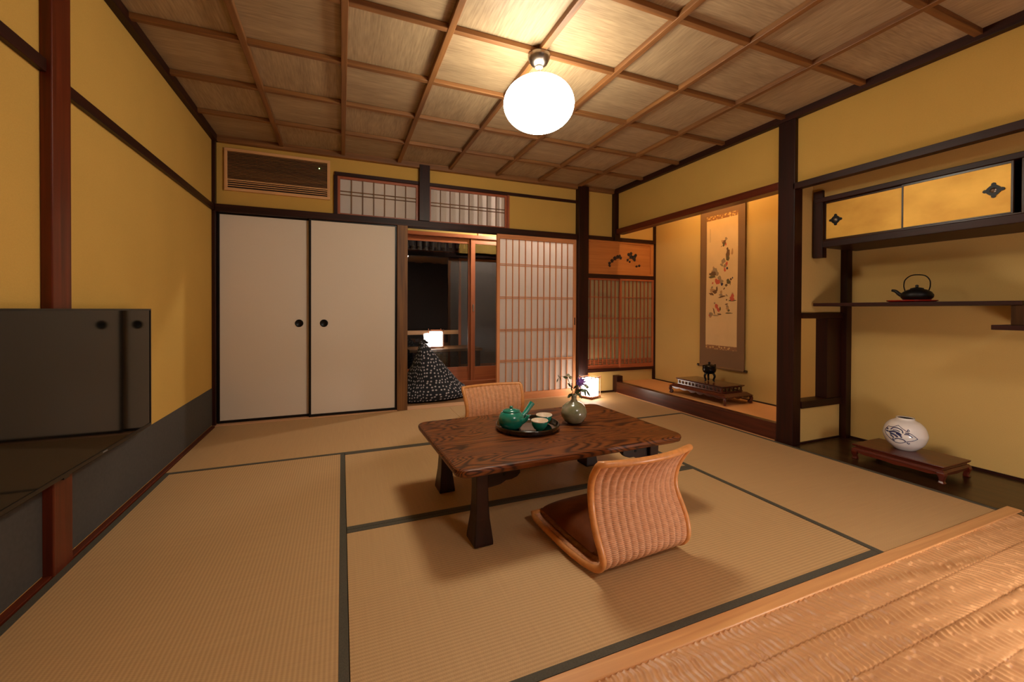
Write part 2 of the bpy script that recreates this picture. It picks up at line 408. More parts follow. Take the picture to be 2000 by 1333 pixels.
# floors
import numpy as np
def naguri_floor():
    x0, x1, y0, y1, st_ = -.955, 2.97, -.62, .88, .004
    nx, ny = int((x1-x0)/st_), int((y1-y0)/st_)
    X, Y = np.meshgrid(np.linspace(x0, x1, nx+1), np.linspace(y0, y1, ny+1), indexing='ij')
    PW = .1235
    pv_ = (Y-.765)/PW+20; pi_ = np.floor(pv_); pf = pv_-pi_
    rs = np.random.RandomState(5); T = rs.rand(4096)
    h1 = lambda a, b: T[(np.abs(a*131+b*57).astype(int)) % 4096]
    warp = .007*np.sin(Y*41+pi_*2.1+X*5)+.004*np.sin(Y*97+X*13+pi_*5)+.30*(pf-.5)*PW*np.sin(X*3.1+pi_*2.7)+.003*np.sin(X*29)
    u = (X+warp)/.0225+200; ui = np.floor(u); uf = u-ui
    Lc = .11; v = (Y+h1(ui, pi_)*Lc)/Lc+50+.25*np.sin(ui*1.9+pi_); vi = np.floor(v); vf = v-vi
    dpt = .6+.5*h1(ui+7, vi+3)
    sc = 1-4*(uf-.5)**2                       # scoop across
    z = -.0095*sc*dpt*(.45+.55*vf)+.0016*h1(vi, ui)
    seam = np.minimum(pf, 1-pf)*PW
    z = np.where(seam < .003, z-.004*(1-seam/.003), z)-.0015
    vs = np.stack([X, Y, z], -1).reshape(-1, 3)
    idx = np.arange((nx+1)*(ny+1)).reshape(nx+1, ny+1)
    q = np.stack([idx[:-1, :-1], idx[1:, :-1], idx[1:, 1:], idx[:-1, 1:]], -1).reshape(-1, 4)
    me = bpy.data.meshes.new('floor'); me.vertices.add(len(vs)); me.vertices.foreach_set('co', vs.ravel())
    me.loops.add(q.size); me.loops.foreach_set('vertex_index', q.ravel().astype(np.int32))
    me.polygons.add(len(q)); me.polygons.foreach_set('loop_start', np.arange(0, q.size, 4, dtype=np.int32)); me.polygons.foreach_set('loop_total', np.full(len(q), 4, np.int32))
    me.polygons.foreach_set('use_smooth', np.ones(len(q), bool))
    me.materials.append(NAGURI); me.update(); me.validate()
    o = bpy.data.objects.new('floor', me); COL.objects.link(o); return st(o)
naguri_floor()
st(MB().box(-.955, 2.97, -2.0, .88, -.06, -.02, wood('hinoki', 'x')).build('floor'))
st(MB().box(-.955, 2.97, -2.0, -.62, -.02, -.005, wood('hinoki', 'x')).build('floor'))
st(MB().box(2.90, 3.62, .2, 1.905, -.06, -.003, wood('tana', 'y')).build('floor'))            # dark board of the shelf alcove
st(MB().box(-.955, 2.90, .93, 3.92, -.12, -.055, wood('kamoi', 'x')).build('floor'))           # boards under the mats
st(MB().box(2.953, 3.5, 2.0, 3.98, -.06, .055, wood('kamoi', 'y')).build('floor'))                # under the alcove mat
sbox('trim_1', -.955, 2.97, .88, .93, -.06, .002, 'sill', bevel=.003)                          # sill between mats and carved planks
# left wall with black dado
WL = MB(); WL.box(-1.05, -.955, -2.0, 4.1, -.05, 2.34, PLASTER); st(WL.build('wall_left'))
d = MB(); d.box(-.955, -.952, .93, 3.98, .012, .305, DADO); st(d.build('trim_2'))
sbox('baseboard_left', -.955, -.928, .93, 3.92, -.055, .008, 'redpost')
sbox('trim_3', -.955, -.922, 1.925, 2.035, .0, 2.29, 'redpost', bevel=.004)                    # wall post
sbox('trim_4', -.955, -.935, -2.0, 1.925, 1.745, 1.79, 'post')                               # rail left of the post
sbox('trim_4', -.955, -.935, 2.035, 3.97, 1.72, 1.765, 'post')
sbox('trim_5', -.955, -.93, 3.945, 3.985, .0, 2.29, 'post')                                     # back left corner post
# back wall
st(MB().box(-.955, -.045, 3.985, 4.09, 1.775, 2.34, PLASTER).build('wall_back'))
st(MB().box(-.045, 2.40, 3.985, 4.09, 2.14, 2.34, PLASTER).build('wall_back'))
st(MB().box(1.60, 2.40, 3.985, 4.09, 1.775, 2.12, PLASTER).build('wall_back'))
st(MB().box(2.52, 2.90, 3.985, 4.09, 1.775, 2.34, PLASTER).build('wall_back'))
st(MB().box(2.95, 3.60, 3.985, 4.09, 1.775, 2.34, PLASTER2).build('wall_back'))
st(MB().box(2.52, 3.60, 3.985, 4.09, -.05, .235, PLASTER2).build('wall_back'))
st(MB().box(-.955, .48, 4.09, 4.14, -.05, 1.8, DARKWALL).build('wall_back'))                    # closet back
sbox('trim_6', -.955, 2.41, 3.945, 4.05, 1.715, 1.775, 'kamoi')                               # lintel over the doors
sbox('trim_6', 2.52, 3.49, 3.945, 4.03, 1.735, 1.775, 'kamoi')
sbox('trim_7', -.06, .675, 3.965, 4.05, 2.12, 2.15, 'kamoi')                                  # thin rail over the transoms
sbox('trim_7', .772, 2.40, 3.965, 4.05, 2.12, 2.15, 'kamoi')
sbox('trim_8', -.065, -.035, 3.965, 4.05, 1.775, 2.12, 'post')
sbox('trim_8', 1.578, 1.60, 3.965, 4.05, 1.775, 2.12, 'redwood')
sbox('trim_9', .675, .772, 3.93, 4.07, 1.775, 2.30, 'post')
sbox('trim_10', .474, .567, 3.93, 4.07, -.05, 1.715, 'jamb')                                    # plain jamb beside the closet
sbox('trim_11', 2.398, 2.523, 3.91, 4.08, -.05, 2.30, 'post', bevel=.004)                      # post beside the shoji
sbox('trim_12', 2.88, 2.955, 3.925, 3.985, 1.735, 2.30, 'post')
sbox('trim_13', 3.475, 3.50, 3.955, 3.985, .10, 2.28, 'post')
sbox('trim_14', 2.523, 3.475, 3.955, 4.03, 1.305, 1.348, 'kamoi')
sbox('trim_14', 2.523, 3.475, 3.955, 4.03, .235, .268, 'kamoi')
sbox('trim_15', 2.905, 2.985, 3.905, 3.985, .0, .185, 'post')                                  # short stub at the step end
sbox('trim_16', -.955, .475, 3.925, 4.06, -.05, .004, 'threshold')                             # closet threshold
sbox('trim_16', .567, 2.398, 3.925, 4.06, -.05, .004, 'threshold')
sbox('baseboard_back', 2.523, 2.905, 3.965, 3.985, .0, .014, 'post')
# right wall, over the alcoves
st(MB().box(2.93, 3.0, 2.03, 3.985, 1.86, 2.34, PLASTER).build('wall_right'))
st(MB().box(2.93, 3.0, .2, 1.93, 1.815, 2.34, PLASTER).build('wall_right'))
sbox('trim_17', 2.90, 3.0, 2.03, 3.925, 1.806, 1.864, 'redpost')
sbox('trim_18', 2.90, 2.95, .2, 1.925, 1.783, 1.826, 'post')
sbox('trim_19', 2.90, 2.985, 1.912, 2.032, -.05, 2.30, 'post', bevel=.005)                    # alcove pillar
st(MB().box(3.5, 3.6, 1.9, 4.05, -.05, 2.34, PLASTER2).build('wall_right'))                     # alcove back wall
st(MB().box(3.5, 3.6, .1, 1.9, -.05, 2.34, PLASTER2).build('wall_right'))
# partition with an opening between the two alcoves
st(MB().box(2.985, 3.5, 1.925, 1.985, .925, 2.34, PLASTER2).build('wall_partition'))
st(MB().box(2.985, 3.5, 1.925, 1.985, -.05, .25, PLASTER2).build('wall_partition'))
sbox('trim_20', 2.985, 3.45, 1.905, 2.0, .885, .925, 'post')
sbox('trim_20', 2.985, 3.45, 1.905, 2.0, .25, .30, 'post')
sbox('trim_21', 3.275, 3.44, 1.915, 1.995, .30, .885, 'post')
sbox('trim_22', 3.44, 3.5, 1.88, 1.925, -.003, 1.76, 'post')
sbox('baseboard_right', 2.985, 3.44, 1.915, 1.925, -.003, .01, 'post', bevel=0)
sbox('baseboard_right', 3.492, 3.50, .2, 1.88, -.003, .012, 'post', bevel=0)
sbox('trim_23', 3.488, 3.50, 2.0, 3.955, .095, .118, 'post', bevel=0)
# raised alcove
sbox('trim_24', 2.90, 2.955, 2.032, 3.905, -.05, .125, 'kerb', bevel=.004)
sbox('trim_25', 2.885, 2.90, 2.04, 3.905, -.05, .004, 'sill', bevel=0)
st(MB().box(2.955, 3.5, 1.99, 3.985, 2.27, 2.34, wood('ceilbatten', 'y')).build('ceiling'))
st(MB().box(2.955, 3.6, .2, 1.93, 2.27, 2.34, wood('ceilbatten', 'y')).build('ceiling'))
# second room behind the camera
st(MB().box(-1.05, 3.1, -2.1, -2.0, -.05, 2.34, plain('dark_panel_wall', (52, 34, 22), .7)).build('wall_front'))
st(MB().box(2.97, 3.1, -2.0, .2, -.05, 2.34, PLASTER2).build('wall_right'))
st(MB().box(3.1, 3.6, .1, .2, -.05, 2.34, PLASTER2).build('wall_right'))
st(MB().box(-.955, 2.97, -2.0, .44, 2.30, 2.36, wood('palehinoki', 'x')).build('ceiling'))
sbox('trim_26', -.955, 2.93, .44, .50, 2.262, 2.36, 'kamoi')
# coffered ceiling
c_ = MB()
bx = [-.928, -.465, .011, .49, .97, 1.453, 1.926, 2.413, 2.90]; by = [3.98, 3.48, 2.984, 2.489, 1.99, 1.507, 1.02, .53]
xe = [-.955]+bx[1:-1]+[2.93]; ye = [3.985]+by[1:-1]+[.50]
for i in range(8):
    for j in range(7):
        mt = CEILX if (i+j) % 2 == 0 else CEILY
        c_.box(xe[i], xe[i+1], ye[j+1], ye[j], 2.322, 2.34, mt)
ceil = st(c_.build('ceiling'))
for x in bx[1:-1]:
    MB().box(x-.016, x+.016, .50, 3.95, 2.291, 2.322, 'ceilbatten').build('batten', ceil, .0025)
for y in by[1:-1]:
    MB().box(-.93, 2.90, y-.016, y+.016, 2.294, 2.321, 'ceilbatten').build('cross_batten', ceil, .0025)
sbox('trim_27', -.955, -.918, .50, 3.985, 2.272, 2.322, 'kamoi')
sbox('trim_27', 2.888, 2.93, .50, 3.985, 2.272, 2.322, 'kamoi')
sbox('trim_27', -.918, 2.888, 3.94, 3.985, 2.272, 2.322, 'ceilbatten')

# ------------------------------------------------------------------ tatami
def mat_(name, label, x0, x1, y0, y1, long, borders, z=0, t=.05, TATAMI=TATAMI):
    th = thing(name, label, 'tatami mat', ((x0+x1)/2, (y0+y1)/2, z-t), 0, 'tatami mats laid on the floors')
    a, b_ = (x1-x0)/2, (y1-y0)/2; g = .0012
    m = MB()
    if long == 'y': uv = lambda u, v: (u*2*a, v*2*b_)
    else: uv = lambda u, v: (v*2*b_, u*2*a)
    if long == 'x': pass
    m.box(-a+g, a-g, -b_+g, b_-g, 0, t-.0005, TATAMI)
    m.grid(lambda u, v: (-a+g+u*(2*a-2*g), -b_+g+v*(2*b_-2*g), t), 1, 1, TATAMI, uv, False)
    m.build('rush_surface', th)
    w_ = .027
    for s_ in borders:
        bb = MB()
        if s_ == 'l': bb.box(-a+g, -a+w_, -b_+g, b_-g, t*.4, t+.0015, HERI)
        if s_ == 'r': bb.box(a-w_, a-g, -b_+g, b_-g, t*.4, t+.0015, HERI)
        if s_ == 'f': bb.box(-a+g, a-g, -b_+g, -b_+w_, t*.4, t+.0015, HERI)
        if s_ == 'b': bb.box(-a+g, a-g, b_-w_, b_-g, t*.4, t+.0015, HERI)
        bb.build('cloth_border', th)
    return th
mat_('tatami_mat', 'tatami mat running along the left wall under the television', -.925, .020, .93, 2.885, 'y', 'lr')
mat_('tatami_mat', 'tatami mat in the centre foreground under the near rattan chair', .020, 1.925, .93, 1.878, 'x', 'fb')
mat_('tatami_mat', 'tatami mat in the centre under the far half of the low table', .020, 1.925, 1.878, 2.885, 'x', 'fb')
mat_('tatami_mat', 'tatami mat running along the right side beside the dark pillar', 1.925, 2.885, .93, 2.885, 'y', 'lr')
mat_('tatami_mat', 'tatami mat at the back in front of the two white closet doors', -.925, .955, 2.885, 3.925, 'x', 'f')
mat_('tatami_mat', 'tatami mat at the back right where the glowing floor lantern stands', .955, 2.885, 2.885, 3.925, 'x', 'f')
mat_('tatami_mat', 'borderless tatami mat coloured as if tube-lit, raised in the scroll alcove', 2.955, 3.488, 2.0, 3.985, 'y', '', z=.108, t=.048, TATAMI=TATAMI_TUBELIT)

# ------------------------------------------------------------------ closet doors (fusuma)
def fusuma(name, x0, x1, y, hx):
    r = st(empty(name, ((x0+x1)/2, y, .004))); a = (x1-x0)/2; H = 1.711
    MB().box(-a+.008, a-.008, -.008, .008, .02, H-.012, FUSUMA).build('panel', r)
    fr = MB()
    fr.box(-a, -a+.018, -.013, .013, 0, H, 'blackframe'); fr.box(a-.018, a, -.013, .013, 0, H, 'blackframe')
    fr.box(-a+.018, a-.018, -.0125, .0125, 0, .022, 'blackframe'); fr.box(-a+.018, a-.018, -.0125, .0125, H-.012, H, 'blackframe')
    fr.build('frame', r, .002)
    h = MB(); h.lathe([(0, .002), (.022, .002), (.025, .006), (.031, .006), (.033, 0)], HANDLE, n=28)
    ho = h.build('handle', r); ho.rotation_euler.x = rad(90); ho.location = (hx-(x0+x1)/2, -.0085, .81)
fusuma('door_1', -.93, -.236, 4.005, -.339)
fusuma('door_2', -.262, .474, 3.972, -.143)

# ------------------------------------------------------------------ shoji
def frame_(r, a, H, st_w, top, bot, kind, d=.015):
    fr = MB(); fr.box(-a, -a+st_w, -d, d, 0, H, kind); fr.box(a-st_w, a, -d, d, 0, H, kind)
    fr.box(-a+st_w, a-st_w, -d+.001, d-.001, 0, bot, kind); fr.box(-a+st_w, a-st_w, -d+.001, d-.001, H-top, H, kind)
    return fr.build('frame', r, .0015)
def shoji(name, x0, x1, y, z0, H, nv, hz, kind='hinoki', st_w=.032, top=.045, bot=.07, bar=.008, vk=None, paper=None):
    r = st(empty(name, ((x0+x1)/2, y, z0))); a = (x1-x0)/2
    frame_(r, a, H, st_w, top, bot, kind)
    la = MB(); ia = a-st_w
    for i in range(1, nv+1):
        x = -ia+2*ia*i/(nv+1); la.box(x-bar/2, x+bar/2, -.009, .006, bot, H-top, vk or kind)
    for z in hz: la.box(-ia, ia, -.0075, .005, z-.0035, z+.0035, vk or kind)
    la.build('lattice', r)
    MB().box(-ia, ia, .006, .0075, bot, H-top, paper or PAPER).build('paper', r)
    return r
s3 = shoji('door_3', 1.464, 2.396, 3.975, .004, 1.711, 11, [.396, .412, .716, .732, 1.052, 1.068, 1.392, 1.408])
MB().box(.443, .451, -.018, -.0145, .77, .85, BLACKLAC).build('handle', s3)
# transoms above
t1 = shoji('window_1', -.035, .675, 4.0, 1.775, .345, 6, [.185, .215], kind='redwood', st_w=.022, top=.022, bot=.018, bar=.006, vk='jamb')
t2 = shoji('window_2', .772, 1.578, 4.0, 1.775, .345, 7, [.165, .195], kind='redwood', st_w=.02, top=.022, bot=.018, bar=.006, vk='jamb')
# vertical slats behind the second transom, on the veranda side
for i in range(9): sbox('trim_28', .80+i*.088, .83+i*.088, 4.035, 4.047, 1.79, 2.12, 'kamoi', bevel=0)
# lattice windows into the alcove side
for nm, x0, x1, y in (('window_3', 2.523, 3.02, 4.0), ('window_4', 2.985, 3.475, 3.975)):
    shoji(nm, x0, x1, y, .268, 1.037, 7 if nm == 'window_3' else 7, [.062, .08, .098, .35, .58, .82], kind='redwood', st_w=.022, top=.022, bot=.045, bar=.010, paper=PAPERY)
# carved wooden transom
tp = thing('transom_panel', 'reddish wooden panel with plum blossom carving above the lattice windows', 'carved panel', (3.0, 3.985, 1.348))
fr = MB(); fr.box(-.477, .475, -.004, .004, 0, .387, 'panel'); fr.build('board', tp)
fr = MB(); fr.box(-.477, .475, -.018, -.004, 0, .022, 'panel'); fr.box(-.477, .475, -.018, -.004, .365, .387, 'panel'); fr.box(-.477, -.455, -.018, -.004, .022, .365, 'panel'); fr.box(.43, .475, -.018, -.004, .022, .365, 'panel')
fr.build('frame', tp, .002)
DARKC = plain('dark_carving', (36, 16, 10), .6)
def blossom(mb, cx, cz, r, y=-.009):
    for k in range(5):
        a = 2*pi*k/5+.3; mb.lathe([(r*.55, 0), (r*.5, .003), (0, .004)], DARKC, (0, 0, 0), 10)
        # moved into place: rotate the last lathe from z-up to facing the room
        nv = 30
        for i in range(len(mb.v)-nv-10, len(mb.v)):
            x, yy, z = mb.v[i]; mb.v[i] = (cx+r*.6*cos(a)+x, y+.002-z, cz+r*.6*sin(a)+yy)
cv = MB(); rr = random.Random(3)
for (cx, cz, s_) in [(-.155, .13, .016), (-.12, .16, .02), (-.08, .19, .022), (-.04, .21, .02), (0, .20, .018), (-.15, .10, .012), (-.01, .225, .012),
                    (.115, .245, .018), (.15, .22, .024), (.19, .21, .026), (.215, .24, .018), (.10, .18, .014), (.13, .16, .012), (.15, .26, .016), (.23, .11, .012), (.27, .12, .014), (.20, .185, .016)]:
    blossom(cv, cx, cz, s_)
for pts in ([(-.17, -.006, .10), (-.10, -.006, .17), (.0, -.006, .21)], [(.09, -.006, .16), (.14, -.006, .22), (.23, -.006, .24)], [(.21, -.006, .108), (.29, -.006, .122)]):
    cv.tube(pts, .003, DARKC, 6)
cv.build('plum_carving', tp)

# ------------------------------------------------------------------ veranda behind, glass doors, night yard
st(MB().box(.2, 3.6, 4.06, 4.95, -.06, -.003, wood('jamb', 'x')).build('floor'))
st(MB().box(.1, .2, 4.09, 5.05, -.05, 2.3, PLASTERG).build('wall_veranda'))
st(MB().box(3.6, 3.7, 4.0, 5.05, -.05, 2.3, PLASTERG).build('wall_veranda'))
st(MB().box(.1, 3.7, 4.09, 5.05, 2.2, 2.25, wood('kamoi', 'x')).build('ceiling'))
st(MB().box(.2, 3.6, 4.98, 5.05, 1.865, 2.2, PLASTERG).build('wall_veranda'))
sbox('trim_29', .2, 3.6, 4.94, 5.05, 1.822, 1.865, 'glassdoor')
sbox('trim_30', .2, 3.6, 4.93, 5.06, -.05, .055, 'glassdoor')
sbox('trim_31', 1.58, 1.64, 4.97, 4.98, 1.87, 2.02, 'hinoki')
def gdoor(name, x0, x1, y):
    r = st(empty(name, ((x0+x1)/2, y, .055))); a = (x1-x0)/2; H = 1.766
    frame_(r, a, H, .055, .06, .17, 'glassdoor', .014)
    MB().box(-a+.055, a-.055, -.002, .002, .17, H-.06, GLASS).build('pane', r)
    return r
g1 = gdoor('door_4', .22, 1.52, 5.02); g2 = gdoor('door_5', 1.49, 2.7, 4.985); gdoor('door_6', 2.67, 3.59, 5.02)
h = MB(); h.box(-.582, -.566, -.022, -.014, .86, .95, STEEL); h.build('handle', g2, .002)
# yard
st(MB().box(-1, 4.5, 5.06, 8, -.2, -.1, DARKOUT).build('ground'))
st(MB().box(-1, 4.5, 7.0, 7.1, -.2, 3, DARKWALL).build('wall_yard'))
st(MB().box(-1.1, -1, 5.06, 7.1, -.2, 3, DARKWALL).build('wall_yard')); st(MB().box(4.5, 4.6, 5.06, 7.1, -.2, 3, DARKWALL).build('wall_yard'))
b = thing('wooden_bench', 'low dark wooden deck outside the glass doors carrying the far lantern', 'bench', (1.5, 6.35, -.1))
MB().box(-.6, .5, -.3, .3, .41, .45, 'jamb').build('top', b, .003)
for sx in (-.55, .42):
    for sy in (-.25, .2): MB().box(sx, sx+.06, sy, sy+.06, 0, .41, 'kamoi').build('leg', b)
b = thing('handrail', 'pale horizontal wooden rail behind the lantern outside the glass', 'rail', (1.6, 6.92, -.1))
MB().box(-1.5, 1.6, -.02, .02, .62, .69, 'palehinoki').build('bar', b, .003)
for sx in (-1.4, -.02, 1.5): MB().box(sx, sx+.05, -.02, .02, 0, .62, 'kamoi').build('post', b)
gs = thing('reflection_panel', 'tall grey cloth panel added beyond the glass to stand for a reflection', 'screen', (2.25, 6.75, -.1))  # panel added to stand in for a reflection in the glass
MB().box(-.40, .42, -.006, .006, .12, 1.86, GREYREFL).build('infill', gs)
fr = MB(); fr.box(-.44, -.40, -.015, .015, 0, 1.9, 'glassdoor'); fr.box(.42, .46, -.015, .015, 0, 1.9, 'glassdoor'); fr.box(-.4, .42, -.014, .014, 1.86, 1.9, 'glassdoor'); fr.box(-.4, .42, -.014, .014, .08, .12, 'glassdoor')
fr.build('frame', gs, .002)
lw = thing('slat_reflection', 'row of dark vertical slats over pale boards added beyond the glass as a transom reflection', 'slats', (1.35, 6.9, 1.98))  # slats added to stand for the transom mirrored in the glass
MB().box(-.8, .62, .03, .05, 0, .24, PALEREFL).build('backing_board', lw)
for i in range(11): MB().box(-.78+i*.13, -.72+i*.13, -.01, .02, 0, .24, 'blackframe').build('slat', lw)
MB().box(-.85, .65, -.02, .03, -.05, 0, 'blackframe').build('rail', lw)

# ------------------------------------------------------------------ air conditioner grille
ac = thing('air_conditioner_grille', 'pale wooden louvred grille with a green light above the closet doors', 'air conditioner', (-.4855, 3.985, 1.895))
fr = MB(); a = .39
fr.box(-a, a, -.02, 0, 0, .024, 'palehinoki'); fr.box(-a, a, -.02, 0, .317, .341, 'palehinoki'); fr.box(-a, -a+.022, -.02, 0, .024, .317, 'palehinoki'); fr.box(a-.022, a, -.02, 0, .024, .317, 'palehinoki')
fr.build('frame', ac, .002)
MB().box(-a+.022, a-.022, -.003, 0, .024, .317, BLACKLAC if False else plain('dark_cavity', (14, 10, 8), .9)).build('backing', ac)
for k in range(18):
    z = .098+k*.0122; MB().box(-a+.022, a-.022, -.016, -.007, z, z+.0062, 'jamb').build('louvre', ac)
for z, hh in ((.036, .006), (.053, .006), (.070, .006), (.084, .009)):
    MB().box(-a+.022, a-.022, -.018, -.006, z, z+hh, 'palehinoki').build('louvre', ac)
l = MB(); l.lathe([(.004, 0), (.003, .003), (0, .004)], M_LED, n=12); lo = l.build('indicator_light', ac); lo.rotation_euler.x = rad(90); lo.location = (.305, -.017, .262)

# ------------------------------------------------------------------ television
tv = thing('television', 'large flat black television mounted low on the left wall', 'television', (-.952, 2.11, .35))
b = MB(); b.box(0.0, .03, -.25, .25, .15, .45, BEZEL); b.build('wall_mount', tv)
b = MB(); b.box(.026, .062, -.505, .505, 0, .585, BEZEL); b.build('body', tv, .003)
b = MB(); b.box(.0615, .0635, -.495, .497, .014, .577, SCREEN); b.build('screen', tv)
fr = MB(); fr.box(.062, .066, -.505, -.495, 0, .585, BEZEL); fr.box(.062, .066, .497, .505, 0, .585, BEZEL); fr.box(.062, .066, -.495, .497, 0, .014, BEZEL); fr.box(.062, .066, -.495, .497, .577, .585, BEZEL)
fr.build('bezel', tv)
lg = MB()
for k in range(4): lg.box(.066, .0663, .048+k*.009, .054+k*.009, .005, .010, BLUEGREY)
lg.build('silver_mark', tv)
b = MB(); b.box(.03, .064, -.20, -.17, -.008, 0, BEZEL); b.build('sensor', tv)

# ------------------------------------------------------------------ pendant lamp
pl = thing('pendant_lamp', 'glowing white opal globe hanging from the coffered ceiling', 'lamp', (.968, 1.99, 2.291))
c = MB(); c.lathe([(.0, 0), (.058, 0), (.060, -.006), (.057, -.022), (.044, -.046), (.024, -.060), (.0, -.064)], STEEL); c.build('canopy', pl)
c = MB(); c.lathe([(.0, -.060), (.020, -.0625), (.022, -.066), (.012, -.070), (0, -.071)], CREAM, n=24); c.build('ceramic_ring', pl)
c = MB(); zt = -.066
for k in range(5):
    zc = zt-.008-k*.012; ring = []
    for q_ in range(12):
        a = 2*pi*q_/12; u_ = .005*cos(a); w_ = .0085*sin(a)
        ring.append((u_, 0, zc+w_) if k % 2 else (0, u_, zc+w_))
    c.tube(ring, .0013, STEEL, 6, closed=True)
c.tube([(.006, .002, -.066), (.012, .004, -.09), (.004, 0, -.125)], .0016, CREAM, 6)
c.build('chain', pl)
c = MB(); prof = []
for k in range(0, 33):
    a = -pi/2+pi*k/32; prof.append((.187*cos(a), -.262+.138*sin(a)))
c.lathe(prof, M_GLOBE, n=64); c.build('globe', pl)

# ------------------------------------------------------------------ lanterns
def andon(loc, rotz, label, s=1.0, em=None):
    r = thing('floor_lantern', label, 'lantern', loc, rotz, 'paper floor lanterns')
    h = MB(); w0 = .085*s; rc = .03*s; poly = []
    for cx, cy, a0 in ((w0-rc, w0-rc, 0), (-w0+rc, w0-rc, 90), (-w0+rc, -w0+rc, 180), (w0-rc, -w0+rc, 270)):
        for k in range(6):
            a = rad(a0+k*18); poly.append((cx+rc*cos(a), cy+rc*sin(a)))
    h.prism(poly, .028*s, .245*s, em or M_ANDON); h.build('paper_shade', r)
    f_ = MB(); e = .094*s; t_ = .0035*s
    for sx in (-1, 1):
        for sy in (-1, 1): f_.box(sx*e-t_, sx*e+t_, sy*e-t_, sy*e+t_, 0, .285*s, 'andonwood')
    for z in (.016*s, .262*s):
        for q_ in (-1, 1):
            f_.box(-e+t_, e-t_, q_*e-t_, q_*e+t_, z-t_, z+t_, 'andonwood'); f_.box(q_*e-t_, q_*e+t_, -e+t_, e-t_, z-t_, z+t_, 'andonwood')
    f_.build('frame', r)
    b_ = MB(); b_.box(-e+t_, e-t_, -e+t_, e-t_, .012*s, .028*s, 'andonwood'); b_.build('base', r)
    return r
andon((2.462, 3.78, 0.0015), rad(20), 'glowing white paper lantern on the tatami by the shoji post', .84)
andon((1.335, 6.3, .35), 0, 'small glowing lantern seen through the glass doors in the dark', 1.02, emis('lit_yard_lantern_paper', (1, .80, .70), 2.0))
andon((1.95, .0, -.004), rad(10), 'paper lantern on the carved plank floor outside the right of the picture', 1.5, emis('lit_large_lantern_paper', (1, .95, .90), LANTERN2))
# light tube behind the alcove lintel
tb = thing('tube_light', 'warm tube light tucked behind the alcove lintel', 'lamp', (3.04, 3.0, 2.235))
MB().box(-.02, .02, -.5, .5, .015, .035, BEZEL).build('batten_body', tb)
c = MB(); c.tube([(0, -.48, 0), (0, .48, 0)], .014, M_TUBE, 12); c.build('tube', tb)
# veranda bulb
vb = thing('ceiling_bulb', 'small bulb lamp on the veranda ceiling behind the shoji', 'lamp', (2.0, 4.5, 2.2))
c = MB(); c.lathe([(0, 0), (.05, 0), (.05, -.02), (.015, -.03), (.012, -.06)], STEEL, n=24); c.build('canopy', vb)
c = MB(); c.lathe([(.004, -.055), (.03, -.08), (.04, -.11), (.03, -.14), (0, -.15)], emis('lit_bulb', (1, .90, .78), 220), n=24); c.build('bulb', vb)
# fill light: unseen lamp added to the room behind the camera
cl = thing('fill_lamp', 'unseen square fill lamp added in the room behind the viewer', 'lamp', (1.3, -.7, 2.3))
MB().box(-.26, .26, -.26, .26, -.03, 0, 'palehinoki').build('frame', cl)
MB().box(-.24, .24, -.24, .24, -.06, -.03, emis('fill_lamp_glow', (1, .96, .90), ROOM2_FILL)).build('shade', cl)

# ------------------------------------------------------------------ bean bag
bb = MB()
def bag(u, v):
    # v: 0 base centre .. 1 apex
    a = 2*pi*u
    if v < .12: k = v/.12; z = .004+.0*k; rr_ = .9*k
    else: z = .004+.60*((v-.12)/.88)**1.15; rr_ = None
    zt_ = z/.604
    R = .50*(1-zt_)**.92+.018 + .05*math.exp(-((z-.07)/.06)**2); L = .30*(1-zt_)**1.5+.018+.03*math.exp(-((z-.08)/.07)**2); D = .25*(1-zt_)**1.0+.018+.02*math.exp(-((z-.07)/.06)**2)
    if z <= .0041: R, L, D = .50, .30, .25
    if rr_ is not None: R, L, D = R*k, L*k, D*k
    ca, sa = cos(a), sin(a); rx = R if ca > 0 else L
    wob = 1+.02*sin(5*a+9*z)*(1 if v > .12 else 0)+.015*sin(9*a)
    return (-.02+rx*ca*wob-.0*z, D*sa*wob, z)
bb.grid(bag, 48, 36, DOTS, lambda u, v: ((u-.72)*2*pi*(.04+.36*(1-v)**.85)*33, v*20))
bo = bb.build('bean_bag', None, 0, (.80, 4.42, 0)); tag(bo, 'black bean bag with white polka dots behind the open doorway', 'bean bag')
sd = bo.modifiers.new('sub', 'SUBSURF'); sd.levels = 1; sd.render_levels = 1

# ------------------------------------------------------------------ low table
tb = thing('low_table', 'low dark grained wooden table in the middle of the tatami', 'table', (.953, 1.874, .0018), rad(2.1))
TW, TD, TH = .572, .372, .335
def rrect(a, b_, r, n=6):
    P = []
    for cx, cy, a0 in ((a-r, b_-r, 0), (-a+r, b_-r, 90), (-a+r, -b_+r, 180), (a-r, -b_+r, 270)):
        for k in range(n+1): an = rad(a0+90*k/n); P.append((cx+r*cos(an), cy+r*sin(an)))
    return P
top = MB(); outer = []
for P, z in ((rrect(TW-.022, TD-.022, .035), TH-.038), (rrect(TW-.004, TD-.004, .048), TH-.028), (rrect(TW, TD, .05), TH-.014), (rrect(TW-.002, TD-.002, .05), TH-.004), (rrect(TW-.008, TD-.008, .046), TH)):
    outer.append([(x, y, z) for x, y in P])
n = len(outer[0])
for i in range(len(outer)-1):
    top.add(outer[i]+outer[i+1], [(k, (k+1) % n, n+(k+1) % n, n+k) for k in range(n)], TABLE, True)
top.add(outer[-1], [tuple(range(n))], TABLE); top.add(outer[0], [tuple(range(n))[::-1]], TABLE)
top.build('tabletop', tb)
